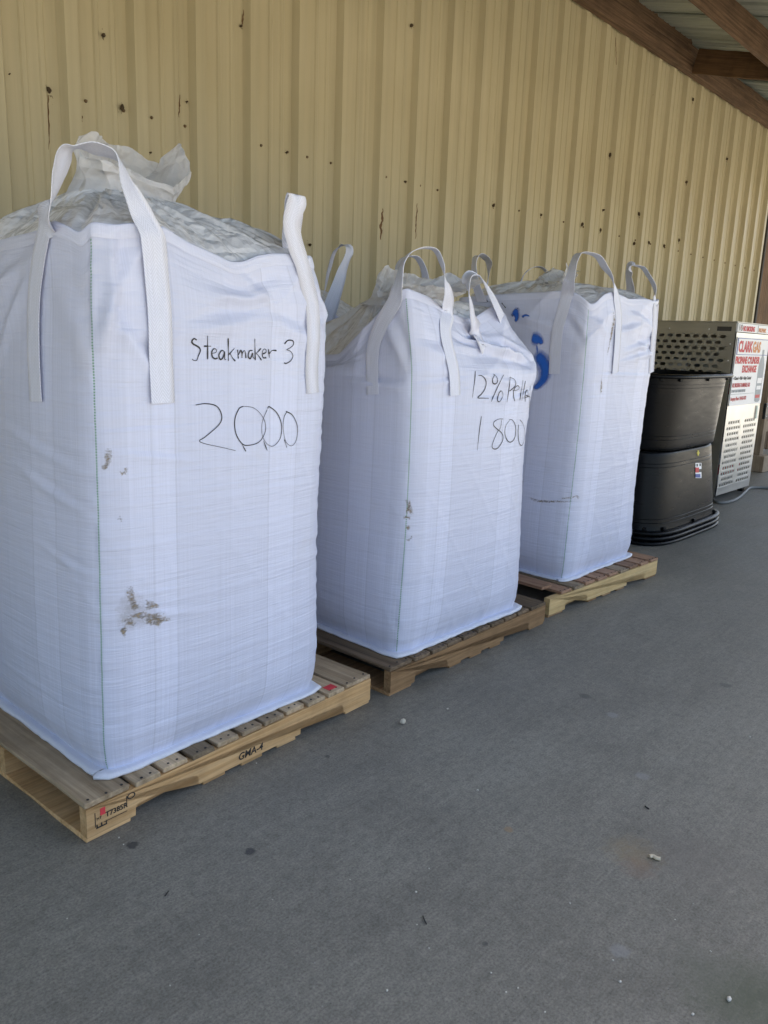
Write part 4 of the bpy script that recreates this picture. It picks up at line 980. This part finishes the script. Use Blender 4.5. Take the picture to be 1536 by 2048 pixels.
LUG = box_mesh('rim_lug', (.028, .022, .022), .003); LUG.materials.append(M['plastic'])
TH = .64
tank('stock_tank', 'bottom rim of the upside-down black tank lowest in the nested stack', .002, .60, True, 'black plastic stock tanks')
tank('stock_tank', 'upside-down black tank in the middle of the nested stack', .040, .60, True, 'black plastic stock tanks')
tk = tank('stock_tank', 'upside-down black tank with colour sticker, outermost of the nested stack', .078, .605, True, 'black plastic stock tanks')
tu = tank('stock_tank', 'upright black tank standing on the upturned tanks by the propane cage', .685, .56, False, 'black plastic stock tanks', cx=6.09, cy=2.72, a=.625, b=.44, taper=.026)
# sticker and yellow mark on the outermost tank's near side
def tank_y(z): return 2.72-(.455+1.35*(-.012-.055*(z-.078)/.605))
def decal(par, u0, v0, u1, v1, off, mat, name='sticker'):
    def at(u, v):
        y = 2.32
        for _ in range(4): y = tank_y(ony(u, v, y)[2])-.0025+off
        return ony(u, v, y)
    a, b, c, d = at(u0, v0), at(u1, v0), at(u1, v1), at(u0, v1)
    P = np.array([[d, c], [a, b]]); o = link(name, grid_mesh(name, P, smooth=False), mat); world_child(o, par); return o
for (u0, v0, u1, v1, mt, dy) in ((1391, 926, 1403, 956, 'white', 0), (1391, 935, 1398, 945, 'red', -.0015), (1398, 938, 1403, 944, 'black', -.0015), (1391, 948, 1401, 955, 'blue', -.0015), (1393, 928, 1396, 933, 'black', -.0015), (1399, 927, 1402, 932, 'black', -.0015)):
    decal(tk, u0, v0, u1, v1, dy, M[mt])
decal(tk, 1395, 901, 1398, 911, 0, M['yellow']); decal(tk, 1393.5, 905, 1399.5, 907, -.001, M['yellow'])

# ------------------------------------------------------------------ propane exchange cage
pb = onz(1428, 992, .06); CX0, CYF = pb[0], pb[1]
ptop = ony(1467, 645, CYF); CH = ptop[2]; CWID = float(ony(1495, 974, CYF)[0]-CX0); CDEP = .86; CZ0 = .06
cage = empty('propane_cage', (CX0, CYF, 0), 0, 'aluminium propane exchange cage with perforated panels and red lettered sign', 'cage')
def perforated(name, w, h, rows, par, loc, rot, mat, nseg=12, thick=.002):
    """rows: list of (z centre, row height, [x centres], half width, half height, cell half pitch); plain sheet elsewhere"""
    bm = bmesh.new()
    def quad(x0, z0, x1, z1):
        if x1-x0 < 1e-5 or z1-z0 < 1e-5: return
        bm.faces.new([bm.verts.new((x, 0, z)) for x, z in ((x0, z0), (x1, z0), (x1, z1), (x0, z1))])
    zc = 0.0
    for (z, rh, xs, hw, hh, hp) in sorted(rows):
        quad(0, zc, w, z-rh/2); zc = z+rh/2; xc = 0.0
        for x in xs:
            quad(xc, z-rh/2, x-hp, z+rh/2); xc = x+hp
            out, inn = [], []
            for q in range(nseg):
                a_ = 2*math.pi*(q+.5)/nseg; c, s = math.cos(a_), math.sin(a_)
                rr_ = min(hw, hh); ex = hw-rr_
                inn.append(bm.verts.new((x+rr_*c+(ex if c > 0 else -ex), 0, z+rr_*s)))
                m_ = 1/max(abs(c)/1.0, abs(s)/1.0); ox, oz = c*m_, s*m_
                out.append((ox, oz))
            ov_ = [bm.verts.new((x+max(-1, min(1, ox*1.0))*hp, 0, z+max(-1, min(1, oz))*rh/2)) for ox, oz in out]
            for q in range(nseg):
                q2 = (q+1) % nseg; bm.faces.new((inn[q], ov_[q], ov_[q2], inn[q2]))
            # square corners of the cell
            for q in range(nseg):
                q2 = (q+1) % nseg
                a0, a1 = ov_[q].co, ov_[q2].co
                if abs(a0.x-a1.x) > 1e-6 and abs(a0.z-a1.z) > 1e-6:
                    cxn = x+hp*(1 if (a0.x+a1.x)/2 > x else -1); czn = z+rh/2*(1 if (a0.z+a1.z)/2 > z else -1)
                    bm.faces.new((ov_[q], bm.verts.new((cxn, 0, czn)), ov_[q2]))
        quad(xc, z-rh/2, w, z+rh/2)
    quad(0, zc, w, h)
    bmesh.ops.remove_doubles(bm, verts=bm.verts, dist=1e-5); bmesh.ops.recalc_face_normals(bm, faces=bm.faces[:])
    bmesh.ops.solidify(bm, geom=bm.faces[:], thickness=thick)
    return link(name, bm_mesh(bm, name), mat, par, loc, rot)
HH = CH-CZ0
rows = []
for k in range(9):
    z = HH-.125-.0545*k; off = 0 if k % 2 == 0 else .042
    rows.append((z, .048, [.085+off+.084*i for i in range(9 if k % 2 == 0 else 8) if .085+off+.084*i < CDEP-.06], .027, .0150, .0405))
for k in range(9):
    z = .60-.0545*k; off = 0 if k % 2 == 0 else .042
    rows.append((z, .048, [.085+off+.084*i for i in range(9 if k % 2 == 0 else 8) if .085+off+.084*i < CDEP-.06], .027, .0150, .0405))
perforated('side_panel', CDEP, HH, rows, cage, (0, CDEP, CZ0), (0, 0, -math.pi/2), M['steeldark'])
rows = []
DW = CWID-.02
for k in range(12):
    z = .095+.0545*k; off = 0 if k % 2 == 0 else .030
    sp = DW/14.6; xs = [sp*1.15+off+sp*i for i in range(6 - (k % 2))] + [DW-sp*6.3+off*.8+sp*i for i in range(6 - (k % 2))]
    rows.append((z, .044, xs, .0155, .0155, sp*.46))
perforated('door_panel', DW, HH-.085, rows, cage, (.012, -.012, CZ0), (0, 0, 0), M['steel'])
for nm, c, s in (('corner_post', (.014, .012, CZ0+HH/2-.04), (.026, .022, HH-.085)), ('corner_post', (CWID-.012, .012, CZ0+HH/2-.04), (.022, .022, HH-.085)),
                 ('corner_post', (.014, CDEP-.012, CZ0+HH/2), (.022, .022, HH-.01)), ('corner_post', (CWID-.012, CDEP-.012, CZ0+HH/2), (.022, .022, HH-.01))):
    link(nm, box_mesh(nm, s, .002, c), M['steeldark'], cage)
link('header_panel', box_mesh('header_panel', (CWID, .02, .078), .002, (CWID/2, -.012, CH-.040)), M['white'], cage)
link('top_panel', box_mesh('top_panel', (CWID+.01, CDEP+.012, .012), .002, (CWID/2, CDEP/2-.008, CH+.007)), M['steeldark'], cage)
link('back_panel', box_mesh('back_panel', (CWID-.03, .006, HH-.02), 0, (CWID/2, CDEP-.03, CZ0+HH/2)), M['steeldark'], cage)
link('far_panel', box_mesh('far_panel', (.004, CDEP-.05, HH-.02), 0, (CWID-.002, CDEP/2, CZ0+HH/2)), M['steeldark'], cage)
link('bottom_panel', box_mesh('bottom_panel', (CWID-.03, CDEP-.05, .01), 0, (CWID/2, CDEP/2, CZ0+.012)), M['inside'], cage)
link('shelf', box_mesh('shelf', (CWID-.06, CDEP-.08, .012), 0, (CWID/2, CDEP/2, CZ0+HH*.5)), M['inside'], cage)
for fx in (.05, CWID-.05):
    for fy in (.05, CDEP-.05): link('foot', box_mesh('foot', (.05, .05, CZ0), .003, (fx, fy, CZ0/2)), M['darkmetal'], cage)
# badge and rivets on the side panel
link('badge', box_mesh('badge', (.0025, .13, .04), 0, (-.002, .10, CH-.055)), M['inside'], cage)
for q, (yy, zz_) in enumerate(((.24, .06), (.62, .06), (.03, .19), (.03, .34))):
    bm = bmesh.new(); bmesh.ops.create_uvsphere(bm, u_segments=8, v_segments=5, radius=.007); link('rivet', bm_mesh(bm, 'rivet', True), M['white'], cage, (-.002, yy, CH-zz_))
# the sign on the door, its print in the photograph's positions
SY = CYF-.020
a_, b_ = ony(1476, 673, SY), ony(1456, 813, SY)
SZ1, SZ0 = a_[2]-.004, b_[2]; SX0 = a_[0]; SW = CX0+CWID-.015-SX0
sign = link('sign_board', box_mesh('sign_board', (SW, .004, SZ1-SZ0), 0, (0, 0, 0)), M['white'], cage, (SX0-CX0+SW/2, SY-CYF+.0025, (SZ0+SZ1)/2))
sign['label'] = 'white sign lettered CLARK GAS PROPANE CYLINDER EXCHANGE'
SH = SZ1-SZ0
def sgn(s, fx, fz, size, mat, **kw):
    me = text_mesh(s, size, **kw); me.materials.append(M[mat])
    return link('lettering', me, None, sign, (-SW/2+fx, -.0035, SH/2-fz), RX90)
def bar(fx, fz, w, h, mat): return link('sign_print', box_mesh('sign_print', (w, .001, h)), M[mat], sign, (-SW/2+fx+w/2, -.003, SH/2-fz-h/2))
u_ = SH
bar(.012, .012*u_, SW*.97, .008*u_, 'blue'); bar(.012, .245*u_, SW*.97, .008*u_, 'blue'); bar(.014, .012*u_, .022, .235*u_, 'blue')
sgn('CLARK', .055, .205*u_, .215*u_, 'red', bold=.006, xs=.86); sgn('GAS', .055+.86*.215*u_*3.25, .205*u_, .215*u_, 'orange', bold=.006, xs=.86)  # GAS is red print too; its orange is a reflection put into the colour
sgn('PROPANE CYLINDER', .014, .375*u_, .135*u_, 'red', bold=.005, xs=.82)
sgn('EXCHANGE', .22, .505*u_, .135*u_, 'red', bold=.005, xs=.86)
sgn('\u2713Cleaned \u2713Filled \u2713Safety Checked', .02, .615*u_, .068*u_, 'black', bold=.001, shear=.2, xs=.74)
sgn('NO SMOKING FLAMMABLE GAS', .014, .725*u_, .085*u_, 'red', bold=.0015, xs=.62)
sgn('DO NOT TAKE CYLINDERS INDOORS', .014, .800*u_, .055*u_, 'grey', bold=.001, xs=.62)
bar(.012, .825*u_, .62, .006*u_, 'grey')
sgn('Emergency Phone: 1-844-361-7871', .014, .92*u_, .078*u_, 'red', bold=.0008, xs=.60)
# printed cylinder picture at the sign's right
bm = bmesh.new()
pp = [(0, 0), (.03, -.012), (.12, -.012), (.15, 0), (.16, .06), (.16, .30), (.13, .36), (.105, .38), (.105, .44), (.045, .44), (.045, .38), (.02, .36), (-.01, .30), (-.01, .06)]
bm.faces.new([bm.verts.new((x, 0, z*SH/.56)) for x, z in pp]); bmesh.ops.triangulate(bm, faces=bm.faces[:])
link('sign_print', bm_mesh(bm, 'sign_print'), M['grey'], sign, (-SW/2+.68, -.0028, -SH/2+.03))
for fz, hh_, mt in ((.60, .08, 'white'), (.72, .06, 'white'), (.86, .05, 'red')): bar(.69, fz*u_, .13, hh_*u_, mt)
def hdr(s, fx, size, mat, **kw):
    me = text_mesh(s, size, **kw); me.materials.append(M[mat]); link('lettering', me, None, cage, (fx, -.0235, CH-.066), RX90)
hdr('NO SMOKING', .13, .062, 'red', bold=.003, xs=.80); hdr('PROPANE', .56, .052, 'orange', bold=.002, xs=.9)
P = np.array([[(r_*math.cos(q), 0, r_*math.sin(q)) for q in np.linspace(0, 2*math.pi, 21)] for r_ in (.020, .028)]); link('sign_print', grid_mesh('sign_print', P), M['black'], cage, (.085, -.0245, CH-.040))
link('sign_print', box_mesh('sign_print', (.048, .001, .006)), M['red'], cage, (.085, -.0245, CH-.040), (0, .7, 0))
link('sign_print', box_mesh('sign_print', (.006, .001, .06)), M['black'], cage, (.03, -.0245, CH-.040))
link('sign_print', box_mesh('sign_print', (.008, .001, .07)), M['grey'], cage, (.535, -.0245, CH-.040))
# latch with padlock, and the hanging tag
pl = ony(1530, 822, SY); lx, lz = pl[0]-CX0, pl[2]
link('latch', box_mesh('latch', (.10, .03, .16), .004, (lx, -.028, lz)), M['darkmetal'], cage)
for q in range(4): link('bolt', box_mesh('bolt', (.014, .01, .014), .003, (lx-.03+.06*(q % 2), -.046, lz-.05+.1*(q//2))), M['white'], cage)
pt_ = ony(1513, 824, SY); link('tag', box_mesh('tag', (.035, .003, .13), 0, (pt_[0]-CX0, -.022, pt_[2])), M['tagcol'], cage)
# cylinders on the shelf and the floor of the cage, seen through the holes
def lathe(pro, n=24):
    P = np.zeros((len(pro), n, 3))
    for j, (r_, z) in enumerate(pro):
        q = np.linspace(0, 2*np.pi, n, endpoint=False); P[j, :, 0] = r_*np.cos(q); P[j, :, 1] = r_*np.sin(q); P[j, :, 2] = z
    return grid_mesh('lathe', P, None, True)
cyl_me = lathe([(.001, .02), (.11, .02), (.115, .0), (.115, .03), (.15, .07), (.153, .10), (.153, .26), (.14, .31), (.10, .345), (.03, .36), (.001, .36)]); cyl_me.name = 'cylinder_body'; cyl_me.materials.append(M['tankwhite'])
col_me = lathe([(.10, .34), (.105, .45), (.100, .452), (.095, .34)]); col_me.name = 'collar'; col_me.materials.append(M['tankwhite'])
lab_me = lathe([(.1545, .13), (.1545, .23)]); lab_me.name = 'label_band'; lab_me.materials.append(M['red'])
k = 0
for lev, zz_ in (('lower', CZ0+.02), ('upper', CZ0+HH*.5+.008)):
    for ix in range(3):
        for iy in range(2):
            x, y = CX0+.20+.315*ix, CYF+.23+.36*iy
            c = empty('propane_cylinder', (x, y, zz_), 0, ('white propane cylinder with a red band, %s %s on the %s level inside the cage' % (('front', 'rear')[iy], ('left', 'middle', 'right')[ix], lev)), 'gas cylinder', 'propane cylinders in the cage')
            link('cylinder_body', cyl_me, None, c); link('collar', col_me, None, c); link('label_band', lab_me, None, c); k += 1

# ------------------------------------------------------------------ hose and litter on the floor
def tube(name, pts, r, mat, n=60, seg=8):
    c = catmull(pts, n); tg = np.gradient(c, axis=0); tg /= np.linalg.norm(tg, axis=1, keepdims=True)
    up = np.array([0, 0, 1.]); sd = np.cross(tg, up); sd /= np.linalg.norm(sd, axis=1, keepdims=True)+1e-9; nn = np.cross(sd, tg)
    q = np.linspace(0, 2*np.pi, seg, endpoint=False)
    P = c[:, None]+r*(np.cos(q)[None, :, None]*sd[:, None]+np.sin(q)[None, :, None]*nn[:, None])
    me = grid_mesh(name, P, None, True); o = link(name, me, mat); return o
hp = [onz(u, v, .014) for u, v in ((1420, 994), (1434, 1004), (1456, 1004), (1476, 996), (1490, 984), (1500, 976), (1520, 975), (1545, 976), (1580, 972))]
tag(tube('hose', hp, .014, M['hose']), 'grey rubber hose lying along the floor under the propane cage', 'hose')
def lump(name, u, v, s, mat, label, cat, group=None, asp=(1, .8, .6), sub=2, seed=0):
    r = random.Random(seed+int(u)); bm = bmesh.new(); bmesh.ops.create_icosphere(bm, subdivisions=sub, radius=1)
    for q in bm.verts: q.co *= .8+.35*r.random()
    p = onz(u, v); d = np.linalg.norm(p-C0); rad = s*d/FPX/2
    zmin = min(q.co.z for q in bm.verts)*asp[2]*rad
    me = bm_mesh(bm, name, True); o = link(name, me, mat, None, (p[0], p[1], -zmin), (0, 0, r.uniform(0, 3))); o.scale = (rad*asp[0], rad*asp[1], rad*asp[2])
    return tag(o, label, cat, group)
lump('stone', 806, 1448, 14, M['stone'], 'small cream stone on the floor in front of the dark pallet', 'stone', None, (1, .8, .75))
for i, (u, v, s) in enumerate(((955, 1582, 5), (895, 1419, 5), (832, 1785, 5), (858, 1738, 3), (834, 1850, 3), (858, 1897, 3), (774, 1982, 5), (982, 1947, 4), (1240, 1965, 6), (1226, 1922, 4), (1458, 2002, 10), (1385, 2030, 6), (1421, 1904, 4), (1500, 1475, 4), (1036, 1977, 4), (1012, 1985, 4), (1140, 1808, 4), (238, 1676, 4), (247, 1690, 3), (513, 1527, 3), (398, 1870, 3), (340, 1972, 3), (134, 1838, 3), (700, 1760, 3), (1090, 2025, 4), (545, 1800, 3), (1350, 1840, 3))):
    lump('pebble', u, v, s, M['crumb'], 'tiny pale pebble on the grey concrete floor', 'pebble', 'pale pebbles scattered on the floor', (1, .8, .7), 1, i)
# a nibbled husk, three twigs, dark leaf scraps
p = [onz(u, v, .006) for u, v in ((1299, 1713), (1306, 1712), (1313, 1716), (1321, 1718))]
tag(tube('husk', p, .0055, M['husk'], 24, 8), 'pale curled husk on the concrete beside the tan stain', 'husk')
p = [onz(u, v, .003) for u, v in ((846, 1832), (848, 1838), (853, 1848))]
tag(tube('twig', p, .0016, M['darkbit'], 14, 6), 'thin dark twig on the open floor below the middle of the picture', 'twig')
p = [onz(u, v, .003) for u, v in ((1290, 1612), (1298, 1618))]
tag(tube('twig', p, .0022, M['darkbit'], 10, 6), 'short dark twig on the floor to the right of the husk and tan stain', 'twig')
p = [onz(u, v, .003) for u, v in ((337, 1782), (330, 1792))]
tag(tube('twig', p, .0016, M['darkbit'], 10, 6), 'short dark twig on the floor in front of the nearest pallet', 'twig')
